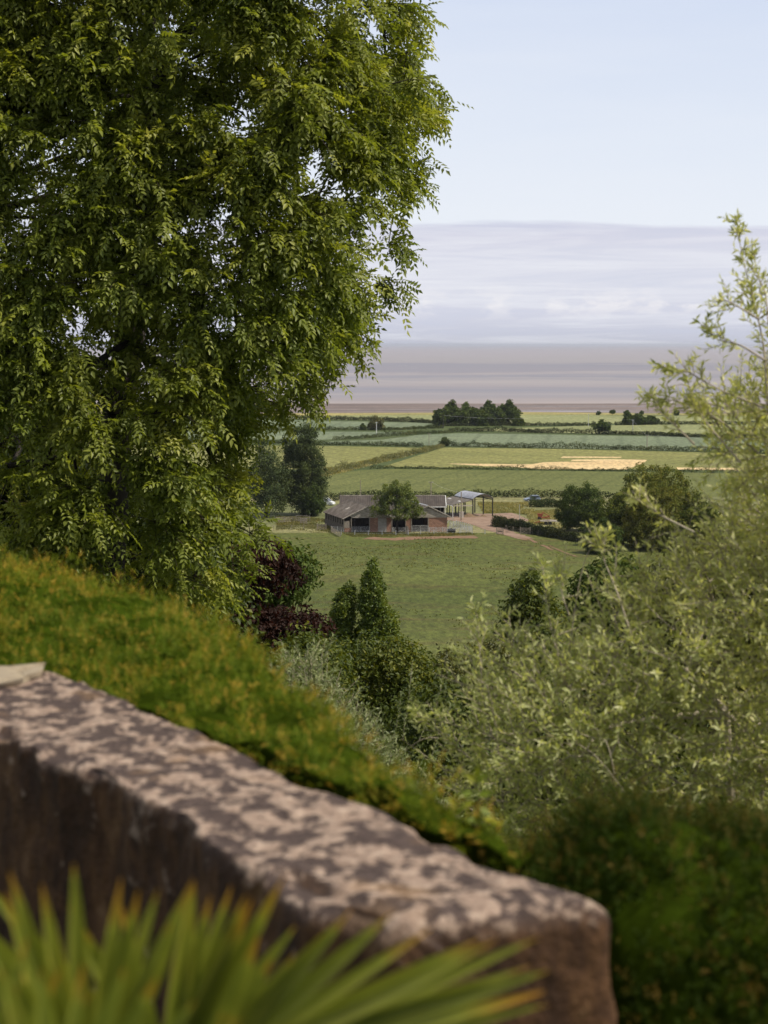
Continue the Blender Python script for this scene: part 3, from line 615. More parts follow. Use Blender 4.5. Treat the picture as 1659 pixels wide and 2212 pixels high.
M['darkboard'] = rough_mat('dark boarding', (.05, .042, .035), (.15, .125, .10), 3, .9, stretch=(3, 1, .5))
M['blackiron'] = rough_mat('black iron', (.012, .011, .011), (.035, .03, .028), 3, .6)
M['white'] = rough_mat('white paint', (.60, .60, .58), (.80, .80, .78), 2, .5)
M['galv'] = rough_mat('galvanised rail', (.38, .38, .38), (.60, .60, .60), 2, .45, metal=.4)
M['wood'] = rough_mat('grey timber', (.16, .13, .10), (.33, .29, .24), 5, .9)
M['inside'] = rough_mat('barn interior', (.015, .013, .012), (.03, .026, .022), 1, .95)
M['blackplastic'] = rough_mat('black plastic', (.012, .012, .014), (.03, .03, .034), 2, .35, spec=.5)
M['rust'] = rough_mat('rusty red paint', (.16, .035, .018), (.30, .08, .04), 3, .8)
M['concrete'] = rough_mat('concrete', (.28, .25, .22), (.42, .39, .35), 2, .9)
# ------------------------------------------------------------------ cattle barn
A0 = at(675.8+278*.2407, 1150, 430); A0.z = 0
U = Vector((.998, .055, 0)); V_ = Vector((-.264, .966, 0))
def btf(p): return A0+U*p[0]+V_*p[1]+Vector((0, 0, p[2]))
BL = 17.5; k5 = .02407
def X5(u): return (u-278)*k5
def barn():
    e = empty('cattle_barn', btf((11, 8, 0)), 'long low cattle barn with two weathered gable roofs and brick front', 'barn')
    eh, ah = 3.0, 5.65; ax1, rx1 = X5(498), X5(720); lx2, ax2, wx2, rx2 = X5(800), X5(1035), X5(1213), X5(1268)
    def b(): return MB(btf)
    w = b(); w.box(0.15, X5(345), 0, .3, 0, .9)
    w.build('brick_wall', M['brick'], e)
    for a, c in ((X5(512), X5(586)), (X5(666), X5(710)), (X5(840), X5(886)), (X5(1043), wx2)): b().box(a, c, 0, .3, 0, 3.1).build('brick_wall', M['brick'], e)
    s = b(); s.box(X5(588), X5(664), .02, .25, 0, 3.0); s.build('sliding_door', M['concrete'], e)['label'] = 'pale grey sliding door'
    # left side wall: low plinth, dark boards and posts with open bays
    s = b(); s.box(0, .2, .32, BL, 0, 1.5); s.build('side_wall', M['darkboard'], e)
    for i in range(9): b().box(-.08, .14, .1+i*2.1, .28+i*2.1, 1.5 if i else .9, 3.05).build('post', M['wood'], e)
    b().box(.05, 1.25, -.04, -.005, .92, 2.45).build('arched_door', M['wood'], e)
    b().box(wx2-.2, wx2, .32, BL, 0, 3.0).build('side_wall', M['brick'], e)
    b().box(.2, wx2, BL-.2, BL, 0, 3.0).build('rear_wall', M['darkboard'], e)
    b().box(.2, wx2, .3, BL, .02, .06).build('barn_floor', M['inside'], e)
    for x in (X5(345), X5(512)-.05, X5(712), X5(838), X5(888), X5(1041)): b().box(x-.09, x+.09, -.06, -.002, 0, 3.1).build('post', M['wood'], e)
    g = b(); n = 9                                           # gable boarding, board by board
    for k in range(n):
        z0 = 3.12+k*.27; z1 = z0+.245
        f = lambda z: min(1, max(0, (z-eh)/(ah-eh)))
        a, c = ax1*f(z1)+.1, rx1-(rx1-ax1)*f(z1)-.1
        if c > a: g.box(a if k else X5(345), c, -.10-.01*(k % 2), -.012, z0, z1)
        a, c = lx2+(ax2-lx2)*f(z1)+.1, rx2-(rx2-ax2)*f(z1)-.25
        if c > a: g.box(a, min(c, wx2+.1), -.10-.01*(k % 2), -.012, z0, z1)
    g.box(rx1, lx2, -.10, -.012, 2.9, 3.3); g.build('gable_boarding', M['board'], e)
    for (xl, xa, xr) in ((-.35, ax1, rx1), (lx2, ax2, rx2)):
        r = b(); ov = -.35
        def slab(x0, z0, x1, z1):
            r.prism([(x0, ov, z0), (x1, ov, z1), (x1, ov, z1+.12), (x0, ov, z0+.12)], (0, BL+.7, 0))
        slab(xl, eh-.12, xa, ah); slab(xr, eh-.12, xa+.001, ah+.002)
        ro = r.build('roof', M['asbestos'], e)
        cap = b(); cap.prism([(xa-.22, ov-.02, ah+.04), (xa, ov-.02, ah+.19), (xa+.22, ov-.02, ah+.04), (xa, ov-.02, ah+.10)], (0, BL+.74, 0)); cap.build('ridge_cap', M['greysheet'] if xa < 8 else M['galv'], ro)
        v = b(); v.prism([(xl, ov-.05, eh-.20), (xa, ov-.05, ah-.1), (xa, ov-.05, ah+.13), (xl, ov-.05, eh+.02)], (0, .05, 0)); v.prism([(xr, ov-.05, eh-.20), (xa, ov-.055, ah-.1), (xa, ov-.055, ah+.132), (xr, ov-.05, eh+.02)], (0, .05, 0)); v.build('barge_board', M['board'], ro)
        for q in range(3):
            yy = 2+q*5.2; xx = xl+(xa-xl)*(.35+.12*q); zz = eh-.12+(ah-eh+.12)*(xx-xl)/(xa-xl)+.135
            MB(btf).prism([(xx, yy, zz), (xx+.9, yy, zz+.9*(ah-eh+.12)/(xa-xl)), (xx+.9, yy+1.4, zz+.9*(ah-eh+.12)/(xa-xl)), (xx, yy+1.4, zz)], (0, 0, .03)).build('roof_patch', M['greysheet'] if q != 1 else M['board'], ro)
    b().box(rx1-.1, lx2+.1, 0, BL, 2.85, 2.95).build('valley_gutter', M['greysheet'], e)
    # curved brace and gutter at the right eave
    s = b(); s.bar((rx2-.05, -.2, 2.75), (wx2+.1, -.2, 2.35), .06); s.bar((wx2+.1, -.2, 2.35), (wx2+.02, -.2, 1.9), .06); s.build('gutter_pipe', M['white'], e)
    # steel gates in the openings
    for (a, c, h) in ((X5(350), X5(508), 1.15), (X5(714), X5(832), .95), (X5(890), X5(1040), 1.35)):
        gt = b()
        for z in np.linspace(.15, h, 5): gt.bar((a, -.25, z), (c, -.25, z), .035)
        for x in (a, (a+c)/2, c): gt.bar((x, -.25, .05), (x, -.25, h), .045)
        gt.build('gate', M['galv'], e)
    for x in (X5(430), X5(770), X5(965)):
        for y in (5, 10): MB(btf).box(x-.1, x+.1, y-.1, y+.1, .06, 3).build('inner_post', M['darkboard'], e)
barn()
def rear_barn():
    e = empty('rear_shed', (4, 456, 0), 'long tiled shed behind the cattle barn with a white edged gable end', 'barn')
    y0, yr, y1 = 450, 456, 462; ze, zr = 3.9, 5.9
    xl = (q5(235, 0)[0]-CX)/F*y0; xr = (q5(1196, 0)[0]-CX)/F*y0; xrr = (q5(1143, 0)[0]-CX)/F*yr
    r = MB(); r.prism([(xl, y0-.3, ze), (xl, yr, zr), (xl, yr, zr+.12), (xl, y0-.3, ze+.12)], (xr-xl, 0, 0)); r.prism([(xl, y1+.3, ze), (xl, yr+.001, zr), (xl, yr+.001, zr+.122), (xl, y1+.3, ze+.12)], (xr-xl, 0, 0))
    ro = r.build('roof', M['oldtile'], e)
    MB().box(xl-.02, xr+.02, yr-.15, yr+.15, zr+.10, zr+.2).build('ridge_cap', M['board'], ro)
    v = MB(); v.prism([(xr+.003, y0-.35, ze-.12), (xr+.003, yr, zr-.1), (xr+.003, yr, zr+.2), (xr+.003, y0-.35, ze+.18)], (.12, 0, 0)); v.box(xr-4.6, xr, y0-.36, y0-.31, ze-.1, ze+.1)
    v.build('barge_board', M['white'], ro)
    w = MB(); w.box(xl+.3, xr-4.5, y0, y0+.2, 0, ze+.1); w.box(xr-4.5, xr-.3, y0, y0+.2, 0, 2.2); w.box(xl+.3, xl+.5, y0+.2, y1, 0, ze); w.box(xr-.5, xr-.3, y0+.2, y1, 0, ze); w.box(xl+.5, xr-.5, y1-.2, y1, 0, ze)
    w.prism([(xr-.5, y0+.2, ze), (xr-.5, y1-.01, ze), (xr-.5, yr, zr)], (.18, 0, 0)); w.build('wall', M['darkboard'], e)
    for i in range(6): MB().box(xr-4.5+i*.8, xr-4.38+i*.8, y0-.02, y0+.1, 2.2, ze+.0).build('post', M['wood'], e)
    MB().box(xr-.25, xr-.1, y0-.3, y0-.15, 0, ze).build('downpipe', M['white'], e)
    f = MB(); f.bar((xl+.1, yr, zr+.1), (xl+.1, yr, zr+1.0), .06); f.build('finial', M['blackiron'], ro)
rear_barn()
# ------------------------------------------------------------------ dutch barn and its lean-to
D0 = Vector((21.0, 469, 0))
Ud = Vector((.966, .264, 0)); Vd = Vector((-.35, .937, 0)).normalized()
def dtf(p): return D0+Ud*p[0]+Vd*p[1]+Vector((0, 0, p[2]))
def dutch():
    e = empty('dutch_barn', dtf((2.4, 5, 0)), 'open dutch barn with a curved tin roof on black iron posts', 'barn')
    w, L, h, rise = 4.9, 11.0, 4.25, 1.15; n = 14; arc = []
    for i in range(n+1):
        t = i/n; arc.append((-.15+(w+.3)*t, h+rise*math.sin(math.pi*t)**.85))
    r = MB(dtf); i0 = 0
    V = [(x, -.3, z) for x, z in arc]+[(x, L, z) for x, z in arc]+[(x, -.3, z-.05) for x, z in arc]+[(x, L, z-.05) for x, z in arc]
    r.V = [dtf(p) for p in V]; m = n+1
    for i in range(n):
        r.F += [(i, i+1, m+i+1, m+i), (2*m+i+1, 2*m+i, 3*m+i, 3*m+i+1), (i+1, i, 2*m+i, 2*m+i+1), (m+i, m+i+1, 3*m+i+1, 3*m+i)]
    r.F += [(0, m, 3*m, 2*m), (n, 2*m+n, 3*m+n, m+n)]
    ro = r.build('roof', M['tin'], e, smooth=False)
    for yy in (0, L/2, L-.3):
        tr = MB(dtf)
        for i in range(n): tr.bar((arc[i][0], yy, arc[i][1]-.10), (arc[i+1][0], yy, arc[i+1][1]-.10), .07, 4)
        tr.bar((0, yy, h-.1), (w, yy, h-.1), .04, 4); tr.build('roof_truss', M['blackiron'], e)
        for x in (0, w): MB(dtf).box(x-.11, x+.11, yy-.11, yy+.11, 0, h-.05).build('post', M['blackiron'], e)
    for x in (0, w): MB(dtf).box(x-.07, x+.07, .12, L-.1, h-.32, h-.1).build('eaves_beam', M['blackiron'], e)
    l = empty('lean_to_shed', dtf((-2.6, 5, 0)), 'open lean-to with a grey sheet roof sloping away from the curved roof', 'shed')
    r = MB(dtf); r.prism([(-.2, -.6, 3.95), (-5.3, -.6, 2.85), (-5.3, -.6, 2.95), (-.2, -.6, 4.05)], (0, 12.5, 0)); ro = r.build('roof', M['greysheet'], l)
    for (x0, x1, yy) in ((-2.6, -2.25, 1.2), (-2.2, -1.8, 8.6)):
        z = lambda x: 3.95+(x+.2)*1.1/5.1+.115
        MB(dtf).prism([(x0, yy, z(x0)), (x1, yy, z(x1)), (x1, yy+1.7, z(x1)), (x0, yy+1.7, z(x0))], (0, 0, .03)).build('skylight', M['white'], ro)
    MB(dtf).box(-5.3, -.3, -.5, -.35, 2.6, 2.84).build('eaves_beam', M['board'], l)
    for x in (-5.1, -3.6, -2.0):
        for yy in (-.3, 5.5, 11): MB(dtf).box(x-.09, x+.09, yy-.09, yy+.09, 0, 2.8+(x+5.2)*.2).build('post', M['blackiron'], l)
    s = MB(dtf); s.bar((-5.35, -.62, 2.75), (-5.2, -.62, 2.35), .07); s.bar((-5.2, -.62, 2.35), (-5.2, -.62, 0), .07); s.bar((-5.35, -.62, 2.8), (-5.35, 11.9, 2.8), .07); s.build('downpipe', M['white'], l)
    MB(dtf).box(-4.2, -3.1, -2.2, -1.9, 0, 1.5).build('block_pier', M['concrete'], l)
dutch()
def heap(label, c, rx, ry, h, seed, mat):
    rng = np.random.default_rng(seed); V = []; Fa = []; n, m = 20, 9
    for i in range(m):
        t = i/(m-1)
        for j in range(n):
            a = 2*math.pi*j/n; k = 1+.25*mnoise.noise(Vector((math.cos(a)*2, math.sin(a)*2, seed)))
            r = t; z = h*(1-t)**1.2*(1+.4*mnoise.noise(Vector((math.cos(a)*t*3, math.sin(a)*t*3, seed+5))))
            V.append((c.x+math.cos(a)*rx*r*k, c.y+math.sin(a)*ry*r*k, max(0.03, z)))
    for i in range(m-1):
        for j in range(n): Fa.append((i*n+j, i*n+(j+1) % n, (i+1)*n+(j+1) % n, (i+1)*n+j))
    o = link('muck_heap', fast_mesh('muck_heap', np.array(V), np.array(Fa)), mat); return tag(o, label, 'heap', 'muck heaps in the yard')
M['muck'] = rough_mat('muck', (.09, .06, .035), (.22, .15, .09), 3, .95, .05)
heap('brown heap under the lean-to, the larger of the two', dtf((-1.2, -.5, 0)), 2.6, 1.6, 1.0, 3, M['muck'])
heap('low brown heap under the curved roof', dtf((2.4, -.5, 0)), 1.5, 1.0, .5, 5, M['muck'])
# ------------------------------------------------------------------ fences, gates, poles
def fence(name, label, pts, sp, h, rails, mat, rail_r=.03, cat='fence', post_r=.07, group=None, z=0, tall=0):
    P = [gnd(*p) for p in pts]; e = empty(name, P[0], label, cat, group); tops = []
    for p, q in zip(P[:-1], P[1:]):
        L = (q-p).length; n = max(1, round(L/sp))
        for i in range(n+(q is P[-1])):
            c = p.lerp(q, i/n); hh = h*(1+.06*math.sin(i*7.3+p.x))+tall
            MB().box(c.x-post_r, c.x+post_r, c.y-post_r, c.y+post_r, z, z+hh+.1).build('post', M['wood'] if mat != 'galv' else M['galv'], e); tops.append(c)
    for k in range(rails):
        zz = z+h*(k+1)/rails-.05; b = MB()
        for p, q in zip(tops[:-1], tops[1:]): b.bar((p.x, p.y-.08, zz), (q.x, q.y-.08, zz), rail_r, 4)
        b.build('rail', M[mat], e)
    return e
fence('post_fence', 'low wire fence on thin posts in front of the cattle barn', [q5(255, 462), q5(498, 466), q5(745, 466), q5(968, 462), q5(1205, 458), q5(1430, 455), q5(1545, 456)], 3.0, 1.0, 2, 'galv', .012)
fence('rail_fence', 'short pale rail fence at the left corner of the cattle barn', [q5(165, 432), q5(278, 436)], 1.3, 1.1, 4, 'galv', .035)
fence('rail_fence', 'rail fence slanting toward the meadow left of the cattle barn', [q5(166, 436), q5(205, 462), q5(248, 484)], 1.6, 1.1, 4, 'wood', .05)
fence('cattle_pen', 'galvanised cattle pen of rails right of the brick wall', [q5(1230, 400), q5(1330, 415), q5(1430, 438), q5(1330, 440), q5(1225, 441), q5(1045, 442)], 1.6, 1.15, 5, 'galv', .03, 'pen')
fence('cattle_pen', 'rear run of pen rails leading back to the lean-to', [q5(1232, 392), q5(1290, 380), q5(1360, 400), q5(1430, 425)], 1.6, 1.15, 5, 'galv', .03, 'pen')
fence('rail_fence', 'short dark rail return beside the trunk of the yard tree', [q5(838, 442), q5(858, 462)], 1.0, 1.5, 4, 'wood', .05)
fence('hurdle_fence', 'old timber hurdles left of the cattle barn by the poplars', [q1(-60, 392), q1(60, 388), q1(150, 394)], 2.2, 1.3, 4, 'wood', .05)
fence('hurdle_fence', 'higher timber rails behind the old hurdles by the poplars', [q1(85, 382), q1(185, 388)], 2.6, 1.5, 3, 'wood', .05)
fence('wire_fence', 'wire fence on thin posts along the meadow left of the barn', [q1(-80, 445), q1(50, 445), q1(140, 443), q1(240, 446)], 2.8, 1.1, 3, 'wood', .012, post_r=.05)
fence('wire_fence', 'wire fence on stakes below the dark track hedge', [q2(270, 475), q2(345, 487), q2(440, 503), q2(560, 522), q2(700, 552)], 2.6, 1.0, 3, 'wood', .012, post_r=.05)
def gate(label, p, w, h, rz, mat='wood', group='timber field gates', rails=5):
    c = gnd(*p); e = empty('field_gate', c, label, 'gate', group); d = Vector((math.cos(rz), math.sin(rz), 0))
    tf = lambda q: c+d*q[0]+Vector((-d.y, d.x, 0))*q[1]+Vector((0, 0, q[2]))
    for x in (0, w): MB(tf).box(x-.09, x+.09, -.09, .09, 0, h+.2).build('gatepost', M['wood'], e)
    b = MB(tf)
    for k in range(rails): zz = .2+(h-.2)*k/(rails-1); b.box(.1, w-.1, -.03, .03, zz-.05, zz+.05)
    b.build('rail', M[mat], e); b = MB(tf); b.bar((.15, -.07, .2), (w-.15, -.07, h), .04, 4); b.build('brace', M[mat], e)
gate('pale timber hurdle gate standing in grass left of the cattle barn', q5(40, 420), 1.9, 1.3, 0)
gate('timber gate at the left side of the track into the meadow', q2(220, 496), 1.4, 1.3, 0)
gate('wider timber gate open on the right side of the track', q2(346, 497), 2.1, 1.4, -.15)
gate('leaning timber gate among the old hurdles by the poplars', q1(118, 402), 1.4, 1.3, .1)
pg = 'overhead line poles'
def pole(label, px, pyb, pyt, mat='wood', r=.11, arm=True):
    g = gnd(px, pyb); H = (pyb-pyt)*g.y/F; e = empty('power_pole', g, label, 'pole', pg); tubes_obj('pole', [([g, g+Vector((0, 0, H*.5)), g+Vector((0, 0, H))], [r*1.2, r, r*.8])], M[mat], e, 8)
    if arm:
        MB().box(g.x-.6, g.x+.6, g.y-.06, g.y+.06, H-.35, H-.22).build('crossarm', M[mat], e)
        b = MB()
        for dx in (-.5, 0, .5): b.bar((g.x+dx, g.y, H-.22), (g.x+dx, g.y, H-.02), .05)
        b.build('insulator', M['galv'], e)
    return g+Vector((0, 0, H-.02))
p1 = pole('pole rising behind the cattle barn, left of the yard tree', 778.8, 1082, 1037, arm=False, r=.09)
p2 = pole('pole rising behind the cattle barn, right of the yard tree', 931, 1082, 1040, r=.13)
p3 = pole('pole standing in front of the lean-to roof', 996.4, 1125, 1062.5, r=.14, arm=False)
p4 = pole('thin pale pole standing at the right edge of the yard', 1122.3, 1128.5, 1089, 'galv', .07, False)
p5 = pole('pale pole in front of the dark chestnut by the track hedge', 1276.7, 1141, 1107, 'white', .10, False)
p6 = pole('white pole in front of the pale round tree on the left of the plain', 813.3, 941, 911.5, 'white', .13)
p7 = pole('brown pole standing above the corner bush of the middle hedgerow', 926.7, 971, 935.5)
p8 = pole('black pole in front of the left end of the big copse', 957, 925.5, 896.8, 'blackiron', .17, False)
p9 = pole('slim pale pole in the seaward field right of the big copse', 1271, 921.7, 893.5, 'galv', .12)
p10 = pole('pale pole right of the lone round field tree', 1367, 936.8, 906.2, 'galv', .14)
p11 = pole('thick brown pole above the long middle hedgerow on the right', 1397.6, 968.5, 939.5, 'wood', .17)
def wire(label, a, b, sag=1.0, r=.02):
    pts = []
    for i in range(13):
        t = i/12; p = a.lerp(b, t); p.z -= sag*4*t*(1-t); pts.append(p)
    o = tubes_obj('overhead_wire', [(pts, [r]*13)], M['galv'], None, 4); tag(o, label, 'wire', 'overhead wires')
wire('wire from the pole behind the barn to the pole before the lean-to', p2, p3, .5, .015)
wire('wire from the black copse pole to the slim pole in the seaward field', p8, p9, 2.0)
wire('wire from the slim seaward pole to the pole right of the field tree', p9, p10, 1.0)
wire('wire between the two poles right of the lone field tree', p10, p11, .8, .025)
wire('wire running right from the thick brown pole toward the olive', p11, gnd(1760, 972)+Vector((0, 0, 6)), 1.5, .025)
# ------------------------------------------------------------------ vehicles and farm things
def paint(name, c, rough=.3):
    m, t, p, out = new_mat(name); g = t.n('ShaderNodeNewGeometry'); nz = t.noise(g.outputs['Position'], 3, 3)
    t.l(t.mix(nz, c, tuple(x*.85 for x in c)), p.inputs['Base Color']); p.inputs['Roughness'].default_value = rough; p.inputs['Coat Weight'].default_value = .5; return m
M['carblue'] = paint('blue grey paint', (.18, .23, .33)); M['vanwhite'] = paint('white van paint', (.78, .78, .78)); M['glass'] = paint('car glass', (.02, .025, .03), .1)
M['tyre'] = rough_mat('tyre', (.012, .012, .012), (.03, .03, .03), 5, .9); M['lamp'] = paint('lamp glass', (.6, .6, .6), .15); M['redlamp'] = paint('red lamp', (.4, .02, .02), .2)
def vehicle(name, label, cat, c, rz, L, Wd, H, prof, cab, mat, z=0):
    """prof: body side outline, cab: glasshouse outline (x along, z up), both in fractions"""
    e = empty(name, c, label, cat, rz=rz); cr, sr_ = math.cos(rz), math.sin(rz)
    tf = lambda q: Vector((c.x+q[0]*cr-q[1]*sr_, c.y+q[0]*sr_+q[1]*cr, z+q[2]))
    def loft(outs, name, m, par):
        b = MB(tf); n = len(outs[0][1])
        for y, o in outs:
            for (x, zz) in o: b.V.append(tf((x, y, zz)))
        for k in range(len(outs)-1):
            for j in range(n): b.F.append((k*n+j, k*n+(j+1) % n, (k+1)*n+(j+1) % n, (k+1)*n+j))
        b.F.append(tuple(range(n))); b.F.append(tuple(range((len(outs)-1)*n, len(outs)*n))); return b.build(name, m, par)
    P = [((a-.5)*L, h*H) for a, h in prof]; G = [((a-.5)*L, h*H) for a, h in cab]
    cx = sum(p[0] for p in P)/len(P); cz_ = sum(p[1] for p in P)/len(P)
    ins = lambda o, s: [((x-cx)*s+cx, (zz-cz_)*s+cz_) for x, zz in o]
    body = loft([(-Wd/2, ins(P, .94)), (-Wd/2+.08, P), (Wd/2-.08, P), (Wd/2, ins(P, .94))], 'body', mat, e)
    gz = min(g[1] for g in G); gx = sum(g[0] for g in G)/len(G)
    # cabin glasshouse narrowing upward, then a roof skin over it
    b = MB(tf); n = len(G)
    for s in (-1, 1):
        for (x, zz) in G: b.V.append(tf((x, s*(Wd/2-.06-.16*(zz-gz)/(H-gz+.01)), zz)))
    for j in range(n): b.F.append((j, (j+1) % n, n+(j+1) % n, n+j))
    b.F.append(tuple(range(n))); b.F.append(tuple(range(n, 2*n))); b.build('window', M['glass'], e)
    top = sorted(G, key=lambda g: -g[1])[:2]; xa, xb = sorted((top[0][0], top[1][0]))
    b = MB(tf); b.box(xa-.08, xb+.08, -Wd/2+.18, Wd/2-.18, H-.015, H+.04); b.build('roof', mat, e)
    b = MB(tf)
    for s in (-1, 1):
        for j in range(n):
            p, q = G[j], G[(j+1) % n]
            if abs(p[1]-q[1]) > .1: b.bar((p[0], s*(Wd/2-.05-.16*(p[1]-gz)/(H-gz+.01)), p[1]), (q[0], s*(Wd/2-.05-.16*(q[1]-gz)/(H-gz+.01)), q[1]), .045, 4)
    b.build('pillar', mat, e)
    for x in (-.31*L, .30*L):
        for s in (-1, 1):
            r = .33; pts = [(x+r*math.cos(a), s*(Wd/2-.1)-.1, r+r*math.sin(a)) for a in np.linspace(0, 2*math.pi, 19)[:-1]]
            wl = MB(tf).prism(pts, (0, .2+.03*s, 0)).build('wheel', M['tyre'], e)
            pts = [(x+r*.6*math.cos(a), s*(Wd/2+.035), r+r*.6*math.sin(a)) for a in np.linspace(0, 2*math.pi, 13)[:-1]]
            MB(tf).prism(pts, (0, .02*s, 0)).build('rim', M['galv'], wl)
    for s in (-1, 1):
        MB(tf).box(L/2-.12, L/2-.01, s*Wd*.34-.14, s*Wd*.34+.14, .36*H+.08, .36*H+.24).build('headlight', M['lamp'], e)
        MB(tf).box(-L/2+.0, -L/2+.10, s*Wd*.38-.09, s*Wd*.38+.09, .45*H, .45*H+.22).build('tail_light', M['redlamp'], e)
vehicle('parked_car', 'blue-grey car half hidden by the leafy hedge beyond the yard', 'car', Vector(((1150-CX)/F*516, 516, 0)), math.pi+.25, 4.2, 1.8, 1.5,
        [(0.01, .2), (0, .45), (.04, .62), (.72, .60), (.97, .48), (1, .3), (.98, .18)], [(.05, .60), (.13, .97), (.50, 1.0), (.70, .60)], M['carblue'])
vehicle('parked_van', 'white van parked beside the tall poplar', 'van', Vector(((704-CX)/F*503, 503, 0)), -.35, 4.4, 1.85, 1.85,
        [(0.0, .15), (0, .9), (.03, 1.0), (.45, 1.0), (.50, .62), (.80, .56), (.97, .45), (1, .25), (.98, .14)], [(.46, .60), (.50, .95), (.56, .99), (.78, .58)], M['vanwhite'])
def tank():
    c = gnd(974.5, 1151.5); e = empty('water_tank', c, 'black plastic water tank lying by the wire fence right of the brick wall', 'tank')
    V = []; Fa = []; n = 16; st = [(-.95, .3), (-.92, .42), (-.85, .46), (-.5, .46), (-.47, .43), (-.42, .46), (-.02, .46), (.02, .43), (.06, .46), (.45, .46), (.5, .43), (.55, .46), (.85, .46), (.92, .42), (.95, .3)]
    for x, r in st:
        for j in range(n): a = 2*math.pi*j/n; V.append((c.x+x, c.y+math.cos(a)*r, .48+math.sin(a)*r))
    for i in range(len(st)-1):
        for j in range(n): Fa.append((i*n+j, i*n+(j+1) % n, (i+1)*n+(j+1) % n, (i+1)*n+j))
    me = bpy.data.meshes.new('drum'); me.from_pydata(V, [], Fa+[tuple(range(n)), tuple(range((len(st)-1)*n, len(st)*n))]); link('drum', me, M['blackplastic'], e)
    MB().box(c.x-.2, c.x+.2, c.y-.2, c.y+.2, .9, 1.02).build('lid', M['blackplastic'], e)
tank()
def machinery():
    c = gnd(*q2(468, 422)); e = empty('farm_implement', c, 'rusty red farm implement standing beyond the track hedge', 'farm machine')
    b = MB()
    for s in (-1, 1): b.bar((c.x-1.3, c.y+s*.6, .5), (c.x+1.4, c.y+s*.6, .9), .09); b.bar((c.x-.6, c.y+s*.6, .4), (c.x-.2, c.y, 1.9), .08)
    b.bar((c.x-1.3, c.y-.6, .5), (c.x-1.3, c.y+.6, .5), .09); b.bar((c.x+1.4, c.y-.6, .9), (c.x+1.4, c.y+.6, .9), .09); b.bar((c.x-.2, c.y, 1.9), (c.x+1.4, c.y, 1.0), .08); b.build('frame', M['rust'], e)
    b = MB(); b.prism([(c.x-1.2, c.y-.5, .9), (c.x-.3, c.y-.5, .9), (c.x-.1, c.y-.5, 1.6), (c.x-1.4, c.y-.5, 1.6)], (0, 1.0, 0)); b.build('hopper', M['rust'], e)
    for s in (-1, 1):
        pts = [(c.x-.9+.42*math.cos(a), c.y+s*.85-.1, .42+.42*math.sin(a)) for a in np.linspace(0, 2*math.pi, 15)[:-1]]; MB().prism(pts, (0, .2, 0)).build('wheel', M['tyre'], e)
    for k in range(5): b = MB(); b.bar((c.x+.2+k*.28, c.y-.6, .75), (c.x+.4+k*.28, c.y-.7, .05), .05); b.build('tine', M['rust'], e)
    c = gnd(*q2(452, 444)); e = empty('flat_trailer', c, 'old flat trailer with pale boards lying beyond the track hedge', 'trailer')
    MB().box(c.x, c.x+4.0, c.y-1, c.y+1, .75, .9).build('bed', M['board'], e)
    for x in (1.3, 2.2):
        for s in (-1, 1):
            pts = [(c.x+x+.36*math.cos(a), c.y+s*.9-.1, .36+.36*math.sin(a)) for a in np.linspace(0, 2*math.pi, 15)[:-1]]; MB().prism(pts, (0, .2, 0)).build('wheel', M['tyre'], e)
    b = MB(); b.bar((c.x, c.y-.5, .7), (c.x-1.3, c.y, .45), .07); b.bar((c.x, c.y+.5, .7), (c.x-1.3, c.y, .45), .07); b.build('drawbar', M['rust'], e)
    b = MB(); b.box(c.x+.2, c.x+2.8, c.y-.6, c.y-.3, .9, 1.05); b.box(c.x+.6, c.x+3.4, c.y-.1, c.y+.2, .9, 1.1); b.build('plank', M['board'], e)
machinery()
# ------------------------------------------------------------------ slope trees in the middle distance
shape_tree('copper_beech', 'dark purple copper beech spreading below the great ash', 'tree', [(x-12, y) for x, y in [(440, 1230), (520, 1190), (580, 1180), (625, 1195), (655, 1235), (640, 1262), (622, 1272), (600, 1255), (570, 1268), (560, 1300), (600, 1325), (640, 1330), (690, 1335), (712, 1352), (700, 1385), (640, 1400), (590, 1420), (520, 1440), (420, 1440)]], 45, 2.6, 60, 31, M['copper'], 420, 60, .22, .12, base=-3.6, bark='darkbark', surf=.8)
shape_tree('field_maple', 'green tree peeping out behind the copper beech', 'tree', [(540, 1210), (600, 1200), (650, 1215), (660, 1245), (640, 1268), (600, 1290), (575, 1325), (520, 1330), (500, 1260)], 62, 2.0, 50, 32, M['fartree'], 130, 80, .5, .17, tmean=.55)
shape_tree('upright_poplar', 'taller of two upright pointed trees in the middle of the slope', 'tree', [(803, 1204), (812, 1225), (820, 1262), (833, 1290), (836, 1318), (854, 1340), (853, 1372), (842, 1400), (848, 1440), (795, 1450), (776, 1420), (772, 1380), (779, 1340), (778, 1300), (788, 1268), (792, 1235)], 70, 1.1, 26, 33, M['column'], 430, 42, .16, .12, tmean=.5, group='upright pointed trees on the slope', axis_down=-.4, limbs=20, trunk=.12)
shape_tree('upright_poplar', 'shorter left-hand one of two upright pointed trees', 'tree', [(x-3, y) for x, y in [(750, 1268), (762, 1268), (766, 1285), (760, 1330), (760, 1370), (760, 1430), (728, 1430), (717, 1380), (721, 1330), (733, 1300)]], 70, .8, 24, 34, M['column'], 240, 42, .15, .12, tmean=.45, group='upright pointed trees on the slope', axis_down=-.4, limbs=16, trunk=.10)
shape_tree('alder_tree', 'dark pointed tree at the right edge of the meadow, half behind the olive', 'tree', [(1152, 1238), (1175, 1256), (1184, 1300), (1210, 1330), (1215, 1380), (1220, 1440), (1150, 1450), (1085, 1420), (1060, 1390), (1085, 1350), (1105, 1330), (1115, 1290), (1130, 1262)], 85, 2.0, 50, 35, M['evergreen'], 190, 75, .42, .19, tmean=.45)
